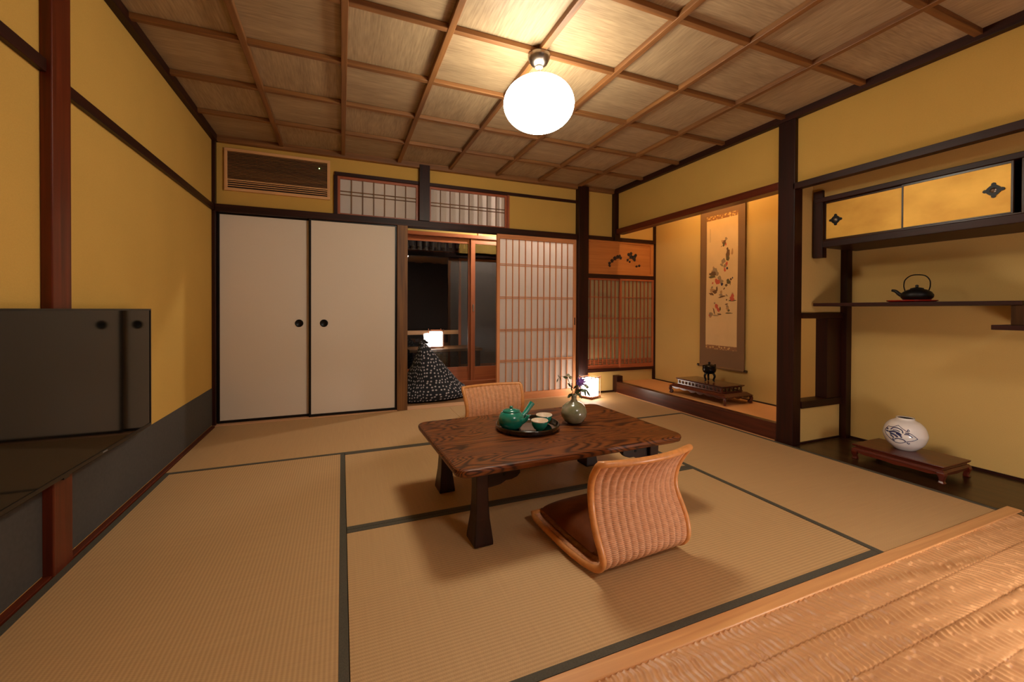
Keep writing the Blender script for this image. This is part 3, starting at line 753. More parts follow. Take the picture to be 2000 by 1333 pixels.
def leg(cx, cy):
    m = MB(); prof = [(0, .040, .052), (.012, .040, .052), (.05, .036, .046), (.10, .030, .039), (.16, .0265, .034), (.22, .025, .032), (TH-.038, .027, .034)]
    n_ = 4; vs = []
    for z, a, b_ in prof: vs += [(-a, -b_, z), (a, -b_, z), (a, b_, z), (-a, b_, z)]
    fs = [(0, 3, 2, 1), tuple(range(len(vs)-4, len(vs)))]
    for i in range(len(prof)-1):
        for k in range(4): fs.append((i*4+k, i*4+(k+1) % 4, (i+1)*4+(k+1) % 4, (i+1)*4+k))
    m.add([(x+cx, y+cy, z) for x, y, z in vs], fs, wood('tableleg', 'z')); m.build('leg', tb, .004)
lx, ly = .445, .265
for sx in (-1, 1):
    for sy in (-1, 1): leg(sx*lx, sy*ly)
zt = TH-.038
def bracket(x0, dirx, y):
    m = MB(); P = [(0, 0), (.20, 0), (.195, -.012), (.178, -.020), (.160, -.018), (.148, -.030), (.15, -.044), (.135, -.058), (.11, -.066), (.085, -.066), (.06, -.078), (.03, -.082), (0, -.084)]
    m.prism([(x0+dirx*px, zt+pz) for px, pz in (P if dirx > 0 else P)], y-.013, y+.013, wood('tableleg', 'x'), 'y')
    o = m.build('carved_bracket', tb, .002)
    mm = MB(); mm.lathe([(.007, 0), (.007, .028)], plain('dark_cutout', (12, 6, 4), .9), n=14)
    c2 = mm.build('cutout', o); c2.rotation_euler.x = rad(90); c2.location = (x0+dirx*.075, y+.014, zt-.038)
for sy in (-1, 1):
    bracket(-lx+.026, 1, sy*ly); bracket(lx-.026, -1, sy*ly)
for sx in (-1, 1):
    m = MB(); m.box(sx*lx-.013, sx*lx+.013, -ly+.03, ly-.03, zt-.06, zt, wood('tableleg', 'y')); m.build('apron', tb, .002)

# ------------------------------------------------------------------ rattan floor chairs
def chair(loc, rotz, label):
    r = thing('floor_chair', label, 'chair', loc, rotz, 'rattan floor chairs at the low table')
    prof = [(.45, .040), (.41, .026), (.30, .022), (.16, .021), (.07, .022), (.015, .034), (-.018, .070), (-.014, .115), (.012, .17), (.036, .22), (.047, .265), (.043, .31), (.026, .355), (.0, .395), (-.014, .412)]
    C = spline([(0, y, z) for y, z in prof], 10); L = len(C)-1
    ln = [0]
    for i in range(L): ln.append(ln[-1]+(C[i+1]-C[i]).length)
    tot = ln[-1]
    def frame_at(t):
        s_ = t*tot; i = 0
        while i < L-1 and ln[i+1] < s_: i += 1
        k = (s_-ln[i])/max(1e-6, ln[i+1]-ln[i]); p = C[i].lerp(C[i+1], k)
        tg = (C[min(i+2, L)]-C[max(i-1, 0)]).normalized(); return p, Vector((0, tg.z, -tg.y)) * -1
    def halfw(t): return .215 - .018*math.exp(-((t-.52)/.12)**2) - .012*math.exp(-((t-.80)/.10)**2)
    def curv(x, t): # the back wraps around the sitter; the seat stays flat
        k = max(0, (t-.6)/.4); return k*(.22-abs(x))**1*0 + k*.035*(1-(x/.21)**2)
    ribs = 13
    def surf(off):
        def fn(u, v):
            p, nrm = frame_at(.012+.976*v); x = (-1+2*u)*(halfw(v)-.008)
            rb = .0042*abs(sin(pi*ribs*u)) + off
            q = p + nrm*(-rb if off < 0 else rb)
            if off < 0: q = p - nrm*(.0062*abs(sin(pi*ribs*u))**.8+.002)
            else: q = p + nrm*(.0062*abs(sin(pi*ribs*u))**.8+.002)
            return (x, q.y-curv(x, v), q.z)
        return fn
    m = MB(); m.grid(surf(-1), ribs*8, 110, WICKER, lambda u, v: (u, v*tot)); m.grid(surf(1), ribs*8, 110, WICKER, lambda u, v: (u, v*tot))
    o = m.build('woven_shell', r)
    fr = []; K = 60
    left = []; right = []
    for i in range(K+1):
        t = i/K; p, nrm = frame_at(t); w_ = halfw(t); left.append(Vector((-w_, p.y, p.z))); right.append(Vector((w_, p.y, p.z)))
    topb = []; p, nrm = frame_at(1.0); w_ = halfw(1)
    for i in range(1, 14):
        x = -w_+2*w_*i/14; topb.append(Vector((x, p.y-curv(x, 1), p.z)))
    bot = []; p, nrm = frame_at(0); w0 = halfw(0)
    for i in range(1, 12):
        x = w0-2*w0*i/12; bot.append(Vector((x, p.y, p.z)))
    loop = left+topb+right[::-1]+bot
    m = MB(); m.tube(loop, .0125, CANE, 10, closed=True); m.build('cane_rim', r)
    return r
chair((1.022, 1.208, 0.0), rad(3.5), 'rattan floor chair in the foreground seen from behind with a brown cushion')
chair((.965, 2.68, 0.0), rad(183), 'rattan floor chair on the far side of the low table')
cu = MB()
def cush(u, v):
    x = (u*2-1); y = (v*2-1); e = (max(0, 1-abs(x)**2.6)*max(0, 1-abs(y)**2.6))**.45
    return (x*.185*(1-.02*abs(y)), y*.185, .02+.056*e+.004*noise.noise(Vector((x*2, y*2, 1)))*e)
def cush2(u, v):
    x = (u*2-1); y = (v*2-1); e = (max(0, 1-abs(x)**2.6)*max(0, 1-abs(y)**2.6))**.45
    return (x*.185*(1-.02*abs(y)), y*.185, .02-.018*e)
cu.grid(cush, 30, 30, CUSHION); cu.grid(lambda u, v: cush2(1-u, v), 30, 30, CUSHION)
co = cu.build('seat_cushion', None, 0, (1.005, 1.462, .040), rad(3.5)); tag(co, 'brown satin cushion on the seat of the near rattan chair', 'cushion')

# ------------------------------------------------------------------ tray and tea set
TZ = TH
tr = MB(); tr.lathe([(0, 0), (.150, 0), (.158, .004), (.162, .026), (.160, .030), (.156, .027), (.152, .008), (.146, .005), (0, .005)], BLACKLAC, n=64)
TZ += .0022; to = tr.build('serving_tray', None, 0, (.872, 1.905, TZ)); tag(to, 'round black lacquer tray on the low table', 'tray')
tz = TZ+.0054
tp_ = thing('teapot', 'teal side-handled teapot on the black tray', 'teapot', (.790, 1.925, tz), rad(5)); tp_.scale = (1.2, 1.2, 1.12)
m = MB(); m.lathe([(.034, 0), (.040, .003), (.051, .020), (.055, .040), (.051, .058), (.040, .072), (.034, .076)], TEAL); m.build('body', tp_)
m = MB(); m.lathe([(.037, .0765), (.037, .079), (.024, .084), (.006, .087), (.006, .089), (.009, .093), (.005, .098), (0, .099)], TEAL, n=32); m.build('lid', tp_)
m = MB(); m.tube([(.044, -.016, .052), (.066, -.012, .070), (.098, -.006, .104)], [.009, .010, .0125], TEAL, 14); m.build('handle', tp_)
m = MB(); m.tube([(.030, -.040, .034), (.040, -.054, .046), (.046, -.066, .066)], [.012, .009, .006], TEAL, 12); m.build('spout', tp_)
cp = thing('tea_cup', 'teal tea cup on the tray nearer the viewer with painted red inside', 'cup', (.905, 1.835, tz), 0, 'teal tea cups on the tray')
m = MB(); m.lathe([(0, 0), (.018, 0), (.018, .004), (.027, .008), (.038, .026), (.042, .046), (.0415, .047)], TEAL, close=False); m.build('body', cp)
m = MB(); m.lathe([(.042, .0465), (.0425, .049), (.041, .0515), (.0385, .050), (.035, .028), (.022, .013), (0, .011)], CREAM, close=False)
for k in range(6):
    a = k*1.05+.4; cx, cy, rr2 = .022*cos(a), .022*sin(a), .006
    m.lathe([(rr2, 0), (0, .001)], REDPAINT, (cx, cy, .0145+.002*(k % 2)), 8)
m.build('glazed_inside', cp)
c2 = copy_tree(cp); c2.location = (.975, 1.925, tz); c2['label'] = 'teal tea cup on the tray farther back, half hidden by the other cup'

# ------------------------------------------------------------------ celadon vase with flowers
vs_ = MB(); vs_.lathe([(.0, .001), (.032, 0), (.050, .012), (.066, .038), (.069, .062), (.060, .088), (.040, .106), (.020, .116), (.0135, .128), (.014, .142), (.020, .152), (.017, .152), (.011, .142), (.010, .128), (.010, .118), (0, .110)], CELADON)
VX, VY = 1.142, 1.905
vo_ = vs_.build('flower_vase', None, 0, (VX, VY, TZ)); tag(vo_, 'round grey-green celadon vase holding flowers on the low table', 'vase')
fl = thing('flower_bouquet', 'purple flower with leaves and pale buds standing in the celadon vase', 'flowers', (VX, VY, TZ+.112))
def leaf(mb, p, d, L, W, mat=GREEN):
    p = Vector(p); d = Vector(d).normalized(); sd_ = d.cross(Vector((.3, -.8, .5))).normalized(); nn = sd_.cross(d)
    P = []; 
    for k in range(7):
        t = k/6; w_ = W*sin(pi*min(1, t*.92+.04))**.8; c0 = p+d*L*t+nn*(.25*L*t*t)
        P += [c0-sd_*w_+nn*W*.3, c0-nn*.0004, c0+sd_*w_+nn*W*.3]
    fs = []
    for k in range(6):
        for q_ in range(2): fs.append((k*3+q_, k*3+q_+1, k*3+q_+4, k*3+q_+3))
    mb.add(P, fs, mat, True)
def stem(pts, r=.0014):
    m = MB(); m.tube(spline(pts, 5), r, GREEN, 6); return m.build('stem', fl)
s1 = stem([(0, 0, 0), (.002, 0, .04), (.006, -.01, .075), (.012, -.018, .098)])
s2 = stem([(0, 0, 0), (-.004, 0, .045), (-.020, 0, .085), (-.034, 0, .115), (-.04, 0, .135)])
s3 = stem([(0, 0, 0), (.006, 0, .045), (.03, 0, .062), (.058, 0, .068), (.074, 0, .060)])
s4 = stem([(-.034, 0, .115), (-.055, 0, .135), (-.080, 0, .140), (-.098, 0, .128)], .0009)
s5 = stem([(0, 0, 0), (-.003, .0, .04), (-.012, 0, .07), (-.014, 0, .10)])
# purple flower
f_ = MB(); c0 = Vector((.014, -.022, .104))
for ring, (Lp, up, nP) in enumerate(((.040, .25, 9), (.030, .7, 8))):
    for k in range(nP):
        a = 2*pi*k/nP+ring*.35; leaf(f_, c0, (cos(a), -.5+.3*sin(a), sin(a)*.8+up*.3), Lp, .0075, PURPLE)
f_.lathe([(0, -.004), (.005, 0), (.005, .004), (0, .007)], plain('flower_centre', (92, 70, 80), .8), tuple(c0), 12); f_.build('purple_flower', fl)
for p in ((-.04, 0, .140), (-.028, -.004, .128), (.078, 0, .070), (.070, .004, .078)):
    b_ = MB()
    for k in range(7):
        a = 2*pi*k/7; leaf(b_, p, (cos(a), sin(a)*.6-.2, .8*sin(a*1.0)+.4), .014, .005, BUDWHITE)
    b_.build('pale_bud', fl)
for p, d, L, W in (((-.016, 0, .06), (-.4, -.2, .9), .03, .008), ((-.022, 0, .085), (-.8, -.3, .35), .032, .008), ((-.014, 0, .045), (-.9, -.2, -.5), .035, .007), ((-.004, 0, .07), (.3, -.4, .8), .03, .007),
                 ((.02, 0, .055), (.2, -.3, -.9), .036, .008), ((.034, 0, .06), (.9, -.4, -.3), .03, .010), ((.074, 0, .06), (.3, -.2, -1), .034, .008), ((.068, 0, .062), (-.3, -.2, -1), .03, .007),
                 ((-.04, 0, .13), (-1, 0, .1), .026, .007), ((.004, -.005, .05), (.8, -.5, .5), .03, .008), ((-.012, 0, .03), (-.5, -.4, .7), .03, .009), ((-.096, 0, .13), (-.5, 0, -.8), .018, .003), ((-.085, 0, .138), (.1, 0, -1), .018, .003), ((-.09, 0, .136), (-.6, 0, .6), .014, .003)):
    m = MB(); leaf(m, p, d, L*1.2, W*1.2); m.build('leaf', fl)

# ------------------------------------------------------------------ alcove: scroll
sc_ = thing('hanging_scroll', 'tall hanging scroll painting with small coloured figures in the alcove', 'scroll', (3.478, 3.005, .36))
m = MB()
def wav(v): return -.004*sin(v*7)
m.grid(lambda u, v: (wav(v), -.258+.516*u, .02+1.74*v), 2, 30, SILK)
m.grid(lambda u, v: (wav(v)+.002, .258-.516*u, .02+1.74*v), 2, 30, SILK)
for y in (-.258, .258): m.box(-.004, .006, y-.0005, y+.0005, .02, 1.76, SILK)
m.build('mount', sc_)
m = MB(); m.grid(lambda u, v: (wav((.23-.02+1.26*v)/1.74)-.002, -.182+.364*u, .23+1.26*v), 2, 24, plain('scroll_paper', (216, 176, 122), .8, scale=8, var=.04))
FG = [('figbrown', (108, 74, 40)), ('figgrey', (150, 122, 88)), ('figred', (192, 84, 56)), ('figgreen', (96, 80, 44)), ('figblue', (48, 38, 60)), ('figtan', (176, 130, 80))]
FM = {k: plain(k, c, .8) for k, c in FG}
# blobs: (across 0 left..1 right, height 0 bottom..1 top, rx, rz, colour, tilt)
B = [(.58, .82, .05, .022, 'figbrown', .3), (.64, .845, .03, .014, 'figgrey', -.4), (.56, .80, .025, .02, 'figgreen', 0), (.63, .80, .016, .016, 'figred', .2), (.52, .83, .03, .008, 'figtan', .7), (.50, .79, .022, .006, 'figtan', -.5),
     (.70, .72, .045, .045, 'figbrown', .1), (.70, .69, .05, .02, 'figgreen', 0), (.83, .735, .022, .035, 'figtan', .1), (.68, .765, .02, .012, 'figbrown', 0),
     (.56, .67, .05, .022, 'figgrey', .6), (.50, .64, .06, .008, 'figgrey', .5), (.66, .645, .028, .02, 'figred', .3), (.68, .61, .02, .014, 'figblue', 0), (.61, .60, .024, .02, 'figred', -.3), (.60, .63, .03, .018, 'figgrey', .2),
     (.28, .60, .07, .028, 'figgrey', -.3), (.22, .575, .08, .024, 'figbrown', .2), (.20, .55, .10, .010, 'figgreen', 0), (.35, .575, .05, .02, 'figgrey', -.4), (.24, .625, .02, .012, 'figtan', 0), (.20, .59, .03, .02, 'figtan', .5),
     (.44, .535, .045, .028, 'figgrey', -.2), (.50, .51, .05, .02, 'figgrey', -.4), (.38, .505, .06, .020, 'figred', -.4), (.34, .52, .035, .02, 'figred', 0), (.52, .485, .03, .012, 'figblue', 0), (.22, .50, .02, .010, 'figred', 0),
     (.72, .505, .055, .024, 'figgreen', .5), (.80, .52, .025, .010, 'figbrown', .2), (.66, .475, .03, .014, 'figbrown', .6), (.85, .53, .015, .008, 'figblue', 0), (.78, .49, .012, .018, 'figgreen', 0), (.60, .45, .016, .010, 'figbrown', .8),
     (.22, .44, .07, .022, 'figtan', .3), (.30, .425, .06, .018, 'figbrown', -.3), (.18, .41, .06, .010, 'figbrown', .2), (.36, .45, .02, .026, 'figbrown', 0), (.20, .465, .03, .010, 'figgrey', 0),
     (.50, .42, .035, .02, 'figtan', 0), (.53, .385, .08, .008, 'figbrown', -.2), (.50, .40, .05, .010, 'figgrey', 0), (.68, .395, .03, .008, 'figgrey', .7),
     (.84, .37, .060, .020, 'figred', 0), (.86, .39, .04, .018, 'figred', .2), (.86, .405, .02, .014, 'figtan', 0), (.84, .353, .085, .007, 'figgreen', 0), (.68, .36, .02, .008, 'figbrown', -.8),
     (.36, .31, .035, .026, 'figred', -.5), (.42, .28, .030, .022, 'figred', -.5), (.48, .29, .020, .018, 'figgreen', 0), (.30, .335, .02, .008, 'figgrey', .7), (.28, .27, .014, .034, 'figbrown', -.3), (.18, .245, .05, .020, 'figgrey', .2), (.16, .225, .035, .012, 'figtan', 0), (.32, .235, .09, .006, 'figgrey', 0), (.46, .245, .06, .006, 'figbrown', .1), (.13, .235, .02, .01, 'figred', 0),
     (.72, .29, .04, .022, 'figtan', 0), (.75, .275, .022, .012, 'figgreen', 0), (.74, .255, .085, .006, 'figgreen', 0), (.70, .31, .025, .012, 'figgrey', 0), (.68, .325, .04, .005, 'figbrown', -.2)]
for k, (u, v, rx, rz, c, tl) in enumerate(B):
    cy = .182-.364*u; cz = .23+1.26*v*.98+.01; q = []
    x = wav((cz-.02)/1.74)-.0028-.00012*(k % 9)
    for a_ in range(14):
        a = 2*pi*a_/14; rn = 1+.35*noise.noise(Vector((k*3.1, cos(a)*1.5, sin(a)*1.5)))*1.6
        px = rx*.46*cos(a)*rn; pz = rz*1.08*sin(a)*rn
        q.append((x, cy+px*cos(tl)-pz*sin(tl), cz+px*sin(tl)+pz*cos(tl)))
    m.add(q, [tuple(range(14))], FM[c])
for k in range(9):   # faint column of writing
    zz = .23+1.26*(.93-.012*k); m.box(wav((zz-.02)/1.74)-.0032, wav((zz-.02)/1.74)-.0026, .135, .141, zz-.005, zz+.004, FM['figgrey'])
m.build('painting', sc_)
m = MB(); m.grid(lambda u, v: (wav((1.47+.045*v)/1.74)-.002, -.182+.364*u, 1.49+.045*v), 2, 4, BROCADE); m.build('brocade_strip', sc_)
m = MB(); m.grid(lambda u, v: (wav((.17+.04*v)/1.74)-.002, -.182+.364*u, .19+.04*v), 2, 4, BROCADE); m.build('brocade_strip', sc_)
m = MB(); m.tube([(0, -.258, .01), (0, .258, .01)], .012, SILK, 14); m.build('bottom_roll', sc_)
for s_ in (-1, 1):
    m = MB(); m.tube([(0, s_*.258, .01), (0, s_*.262, .01), (0, s_*.285, .01)], [.010, .013, .014], BLACKLAC, 14); m.build('roller_knob', sc_)
m = MB(); m.tube([(0, -.262, 1.765), (0, .262, 1.765)], .007, wood('post', 'y'), 10); m.tube([(0, -.15, 1.77), (.012, 0, 1.86), (0, .15, 1.77)], .0015, SILK, 6); m.build('hanging_rod', sc_)

# ------------------------------------------------------------------ alcove: ornate stand and incense burner
os_ = thing('display_stand', 'ornate carved dark wooden stand with a raised fretwork tier in the scroll alcove', 'stand', (3.235, 2.93, .1105))
A, Bq = .135, .28
RW = lambda ax: wood('rosewood', ax)
m = MB()
for P, z in (((A+.035, Bq+.045), .085), ((A+.03, Bq+.04), .092), ((A+.012, Bq+.015), .100)): pass
def slab(mb, a0, b0, z0, a1, b1, z1, mat):
    mb.add([(-a0, -b0, z0), (a0, -b0, z0), (a0, b0, z0), (-a0, b0, z0), (-a1, -b1, z1), (a1, -b1, z1), (a1, b1, z1), (-a1, b1, z1)],
           [(3, 2, 1, 0), (4, 5, 6, 7), (0, 1, 5, 4), (1, 2, 6, 5), (2, 3, 7, 6), (3, 0, 4, 7)], mat)
slab(m, A+.035, Bq+.05, .074, A+.008, Bq+.01, .096, RW('y')); slab(m, A+.04, Bq+.055, .070, A+.04, Bq+.055, .074, RW('y'))
m.build('lower_tier', os_, .002)
m = MB()
def scallop(n_, half, depth, base):
    P = [(-half, base), (half, base)]
    for k in range(n_*8, -1, -1):
        t = k/(n_*8); x = -half+2*half*t; P.append((x, base-depth*(.45+.55*abs(sin(pi*n_*t)))*(1.25 if .38 < t < .62 else 1)))
    return P
for s_ in (-1, 1):
    m.prism(scallop(6, Bq+.02, .022, .072), s_*(A+.022)-.006, s_*(A+.022)+.006, RW('y'), 'x')
    m.prism(scallop(3, A+.01, .020, .072), s_*(Bq+.036)-.006, s_*(Bq+.036)+.006, RW('x'), 'y')
m.build('carved_apron', os_)
for sx in (-1, 1):
    for sy in (-1, 1):
        m = MB(); dx, dy = sx*.7, sy*.7; cx, cy = sx*(A+.012), sy*(Bq+.025)
        pts = [(cx, cy, .070), (cx+dx*.020, cy+dy*.020, .056), (cx+dx*.022, cy+dy*.022, .036), (cx+dx*.006, cy+dy*.006, .020), (cx+dx*.004, cy+dy*.004, .010), (cx+dx*.020, cy+dy*.020, .008), (cx+dx*.030, cy+dy*.030, .014)]
        m.tube(spline(pts, 5), [.017-.009*k/30 for k in range(31)], RW('z'), 10)
        m.lathe([(.010, 0), (.010, .006)], RW('z'), (cx+dx*.014, cy+dy*.014, 0), 12); m.build('leg', os_)
m = MB()
for s_ in (-1, 1):   # fretwork gallery
    for z0, z1 in ((.098, .106), (.136, .142)):
        m.box(s_*(A-.01)-.005, s_*(A-.01)+.005, -Bq+.02, Bq-.02, z0, z1, RW('y')); m.box(-A+.015, A-.015, s_*(Bq-.025)-.005, s_*(Bq-.025)+.005, z0, z1, RW('x'))
    for k in range(13):
        y = -Bq+.03+k*(2*Bq-.06)/12; m.box(s_*(A-.01)-.004, s_*(A-.01)+.004, y-.004, y+.004, .106, .136, RW('z'))
        if k < 12:
            yc = y+(2*Bq-.06)/24; ring = [(s_*(A-.01), yc+.012*cos(2*pi*q_/14), .121+.009*sin(2*pi*q_/14)) for q_ in range(14)]
            m.tube(ring, .0026, RW('z'), 6, closed=True)
    for k in range(6):
        x = -A+.02+k*(2*A-.04)/5; m.box(x-.004, x+.004, s_*(Bq-.025)-.004, s_*(Bq-.025)+.004, .106, .136, RW('z'))
m.box(-A+.02, A-.02, -Bq+.035, Bq-.035, .097, .101, RW('y'))
m.build('fretwork_gallery', os_)
m = MB(); slab(m, A-.004, Bq-.012, .142, A+.004, Bq-.004, .150, RW('y')); slab(m, A+.004, Bq-.004, .150, A+.002, Bq-.006, .156, RW('y')); m.build('top', os_, .0015)
ib = thing('incense_burner', 'small dark bronze three-legged incense burner on the ornate stand', 'incense burner', (3.215, 2.905, .267)); ib.scale = (1.3, 1.3, 1)
m = MB(); m.lathe([(0, .072), (.028, .076), (.042, .092), (.047, .115), (.043, .138), (.047, .144), (.045, .147), (.038, .142), (0, .142)], BRONZE, n=32); m.build('bowl', ib)
for k in range(3):
    a = 2*pi*k/3+.9; m = MB(); m.tube(spline([(.026*cos(a), .026*sin(a), .085), (.038*cos(a), .038*sin(a), .055), (.030*cos(a), .030*sin(a), .02), (.036*cos(a), .036*sin(a), .004)], 5), [.009-.004*i/15 for i in range(16)], BRONZE, 10); m.build('leg', ib)
m = MB(); m.lathe([(.043, .146), (.036, .156), (.018, .163), (.006, .165), (.006, .170), (.010, .177), (.005, .186), (0, .187)], BRONZE, n=28); m.build('lid', ib)
for s_ in (-1, 1):
    m = MB(); m.tube([(s_*.044, 0, .13), (s_*.060, 0, .135), (s_*.060, 0, .158), (s_*.048, 0, .155)], .004, BRONZE, 8); m.build('ear_handle', ib)

# ------------------------------------------------------------------ shelf alcove
cb = thing('wall_cabinet', 'dark framed wall cabinet with gold leaf sliding doors above the shelf alcove', 'cabinet', (3.1, .2, 1.38))
m = MB(); m.box(0, .40, 0, 1.66, 0, .045, 'post'); m.build('bottom_board', cb, .003)
m = MB(); m.box(-.005, .40, 0, 1.705, .318, .35, 'post'); m.build('top_rail', cb, .003)
m = MB(); m.box(-.003, .045, 1.648, 1.712, -.068, .40, 'post'); m.build('end_post', cb, .003)
m = MB(); m.box(.38, .40, 0, 1.65, .045, .318, 'tana'); m.build('back_board', cb)
m = MB(); m.box(.06, .38, 1.665, 1.70, .045, .318, 'tana'); m.build('end_board', cb)
m = MB(); m.box(.001, .022, .718, .738, .045, .318, 'tana'); m.build('divider_post', cb, .002)
m = MB(); m.box(.002, .012, 0, 1.648, .045, .052, 'tana'); m.build('track', cb, .001)
def gdoor2(y0, y1, x, hy, name='gold_door', hf=False):
    m = MB(); H0, H1 = .053, .317
    m.box(x+.002, x+.010, y0+.008, y1-.008, H0+.006, H1-.006, GOLD); o = m.build(name, cb)
    f2 = MB(); f2.box(x, x+.014, y0, y0+.009, H0, H1, 'tana'); f2.box(x, x+.014, y1-.009, y1, H0, H1, 'tana'); f2.box(x, x+.014, y0+.009, y1-.009, H0, H0+.007, 'tana'); f2.box(x, x+.014, y0+.009, y1-.009, H1-.012, H1, 'tana')
    f2.build('door_frame', o, .001)
    if hy is not None:
        h = MB(); P = []
        for k in range(32):
            a = 2*pi*k/32; r_ = .026+.009*abs(cos(2*a))**.6-.006*abs(sin(4*a)); P.append((hy+r_*cos(a), .184+r_*sin(a)))
        h.prism(P, x-.003, x+.002, HANDLE, 'x')
        for k in range(4):
            a = pi/2*k; cy, cz = hy+.031*cos(a), .184+.031*sin(a)
            h.prism([(cy+.009*cos(b_*pi/4), cz+.009*sin(b_*pi/4)) for b_ in range(8)], x-.0028, x+.002, HANDLE, 'x')
        h.build('ornate_pull', o)
        h = MB(); h.lathe([(.013, 0), (.010, .004), (0, .005)], STEEL, n=20); k_ = h.build('pull_centre', o); k_.rotation_euler.y = rad(-90); k_.location = (x-.003, hy, .184)
gdoor2(1.20, 1.648, .020, 1.58); gdoor2(.765, 1.213, .004, .833); gdoor2(.27, .718, .004, .62)
st(MB().box(3.115, 3.5, .2, 1.925, 1.73, 2.27, PLASTER2).build('wall_cabinet_infill'))
sh = thing('wall_shelf', 'long thin dark shelf under the gold cabinet holding the kettle', 'shelf', (3.1, .93, .972))
MB().box(0, .398, -.0, .978, 0, .022, 'post').build('board', sh, .002)
sh2 = thing('wall_shelf', 'lower short dark shelf with an upright strut at the right edge', 'shelf', (3.1, .5, .845))
MB().box(0, .398, -.3, .535, 0, .025, 'post').build('board', sh2, .002)
m = MB(); m.box(.01, .03, .425, .47, .025, .127, 'tana'); m.build('strut', sh2, .002)
m = MB(); m.tube([(.02, .425, .155), (.02, .47, .155)], .008, wood('post', 'y'), 10)
# kettle and its tray
kx, ky, kz = 3.265, 1.405, .9945
kt = MB(); kt.lathe([(0, 0), (.100, 0), (.117, .008), (.118, .013), (.114, .012), (.098, .005), (0, .005)], VERMIL, n=48); ko = kt.build('serving_tray', None, 0, (kx, 1.43, kz)); tag(ko, 'round red lacquer tray under the iron kettle on the shelf', 'tray')
kk = thing('iron_kettle', 'black cast iron kettle with arched handle on the red tray', 'kettle', (kx, ky, kz+.0052), rad(90)); kk.scale = (1, 1, 1.14)
m = MB(); m.lathe([(.038, 0), (.060, .006), (.074, .022), (.076, .034), (.066, .050), (.046, .062), (.030, .066)], IRON); m.build('body', kk)
m = MB(); m.lathe([(.032, .066), (.030, .071), (.012, .075), (.006, .077), (.009, .083), (.005, .089), (0, .090)], IRON, n=28); m.build('lid', kk)
m = MB(); m.tube(spline([(.062, 0, .032), (.085, 0, .040), (.105, 0, .058), (.125, 0, .064)], 5), [.013-.0065*k/15 for k in range(16)], IRON, 12); m.build('spout', kk)
m = MB(); m.tube(spline([(.058, 0, .058), (.064, 0, .085), (.058, 0, .118), (.030, 0, .140), (-.005, 0, .143), (-.040, 0, .135), (-.060, 0, .110), (-.062, 0, .080), (-.056, 0, .058)], 6), .0032, BRONZE, 8); m.build('handle', kk)
# low stand and porcelain vase
ls = thing('display_stand', 'low reddish-brown wooden stand with curved feet under the porcelain vase', 'stand', (3.165, 1.395, -.003))
A, Bq = .143, .216
m = MB(); slab(m, A, Bq, .083, A+.004, Bq+.004, .092, wood('stand', 'y')); slab(m, A+.004, Bq+.004, .092, A+.002, Bq+.002, .096, wood('stand', 'y')); m.build('top', ls, .001)
m = MB(); slab(m, A-.008, Bq-.008, .072, A-.010, Bq-.010, .083, wood('stand', 'y')); slab(m, A+.006, Bq+.006, .060, A-.004, Bq-.004, .072, wood('stand', 'y')); m.build('waist', ls, .001)
m = MB()
for s_ in (-1, 1):
    m.prism([(-Bq+.02, .061), (Bq-.02, .061), (Bq-.03, .046), (Bq-.06, .040), (.05, .040), (0, .034), (-.05, .040), (-Bq+.06, .040), (-Bq+.03, .046)], s_*(A-.004)-.005, s_*(A-.004)+.005, wood('stand', 'y'), 'x')
    m.prism([(-A+.02, .061), (A-.02, .061), (A-.03, .046), (0, .040), (-A+.03, .046)], s_*(Bq-.004)-.005, s_*(Bq-.004)+.005, wood('stand', 'x'), 'y')
m.build('apron', ls)
for sx in (-1, 1):
    for sy in (-1, 1):
        m = MB(); cx, cy = sx*(A-.012), sy*(Bq-.012); zs = [(.061, .017, .0), (.048, .017, .003), (.030, .012, .004), (.014, .011, .001), (.006, .014, .003), (0, .013, .003)]
        vs2 = []
        for z, r_, of in zs:
            for qx, qy in ((-1, -1), (1, -1), (1, 1), (-1, 1)): vs2.append((cx+sx*of+qx*r_, cy+sy*of+qy*r_, z))
        fs = [(0, 1, 2, 3), (23, 22, 21, 20)]
        for i in range(5):
            for k in range(4): fs.append((i*4+k, (i+1)*4+k, (i+1)*4+(k+1) % 4, i*4+(k+1) % 4))
        m.add(vs2, fs, wood('stand', 'z')); m.build('leg', ls, .003)
prof = [(0, .001), (.048, 0), (.062, .010), (.088, .036), (.103, .074), (.103, .096), (.092, .128), (.070, .152), (.050, .163), (.042, .170), (.044, .176), (.040, .174), (.037, .165), (0, .150)]
P3 = [(p.x, p.y) for p in spline([(r_, z, 0) for r_, z in prof[1:-4]], 4)]
def vase_r(z):
    for i in range(len(P3)-1):
        if P3[i][1] <= z <= P3[i+1][1]:
            t = (z-P3[i][1])/max(1e-6, P3[i+1][1]-P3[i][1]); return P3[i][0]*(1-t)+P3[i+1][0]*t
    return .05
pv = MB(); pv.lathe([(0, .001)]+P3+prof[-4:-2]+[(.038, .174), (.036, .16)], PORCELAIN, n=64, close=False)
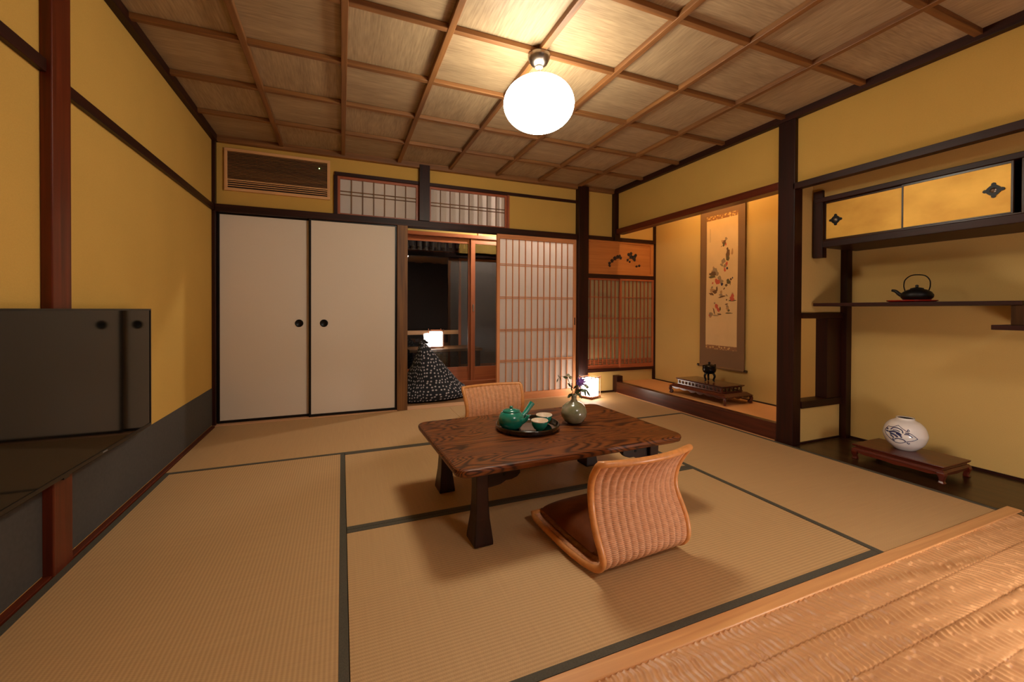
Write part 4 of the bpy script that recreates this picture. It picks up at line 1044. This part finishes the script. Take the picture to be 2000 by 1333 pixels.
pv.lathe([(.037, .172), (.036, .160), (0, .158)], plain('vase_shadow_inside', (60, 50, 44), .8), n=32, close=False)
# cobalt drawing on the side facing the room; s: metres round the belly, h: height
va0 = math.atan2(-1.42, -3.16) 
def onv(s_, z): a = va0-.10+s_/.103; r_ = vase_r(z)+.0004; return (r_*cos(a), r_*sin(a), z)
def ln_(pts, r_=.0013):
    r_ *= 1.35
    Q = spline([(a, b_, 0) for a, b_ in pts], 6); pv.tube([onv(p.x, p.y) for p in Q], r_, BLUE, 6)
ln_([(-.085, .125), (-.055, .128), (-.028, .140)]); ln_([(-.028, .140), (-.005, .128), (.018, .115)]); ln_([(.018, .115), (.045, .100), (.066, .082)])
ln_([(.066, .082), (.045, .070), (.015, .060)]); ln_([(.015, .060), (-.01, .048), (-.038, .046)]); ln_([(-.038, .046), (-.062, .060), (-.085, .080)])
ln_([(-.085, .080), (-.10, .10), (-.085, .125)])
ln_([(-.062, .112), (-.05, .124), (-.025, .126), (-.005, .118), (.0, .104)], .0022); ln_([(-.068, .098), (-.045, .105), (-.02, .102), (-.006, .092)], .0034)
ln_([(-.06, .092), (-.040, .090), (-.022, .080)], .0036); ln_([(-.03, .098), (-.012, .090), (-.004, .080)], .003); ln_([(.006, .100), (.024, .100), (.042, .088)], .0022); ln_([(.01, .108), (.028, .106)], .002)
ln_([(-.038, .066), (-.02, .073), (.002, .070), (.012, .062)], .002); ln_([(-.058, .084), (-.046, .076), (-.042, .070)], .0026); ln_([(-.05, .064), (-.04, .056)], .0026)
ln_([(.018, .116), (.024, .126), (.030, .120), (.020, .118)], .0014); ln_([(.018, .056), (.026, .050), (.032, .054)], .0018); ln_([(-.09, .112), (-.078, .112)], .003); ln_([(-.088, .100), (-.074, .099)], .003)
ln_([(-.05, .112), (-.03, .114), (-.014, .110)], .0018)
po = pv.build('porcelain_vase', None, 0, (3.200, 1.425, .0935)); po.scale = (1, 1, 1.1); tag(po, 'squat white porcelain vase with blue line drawing on the low stand', 'vase')
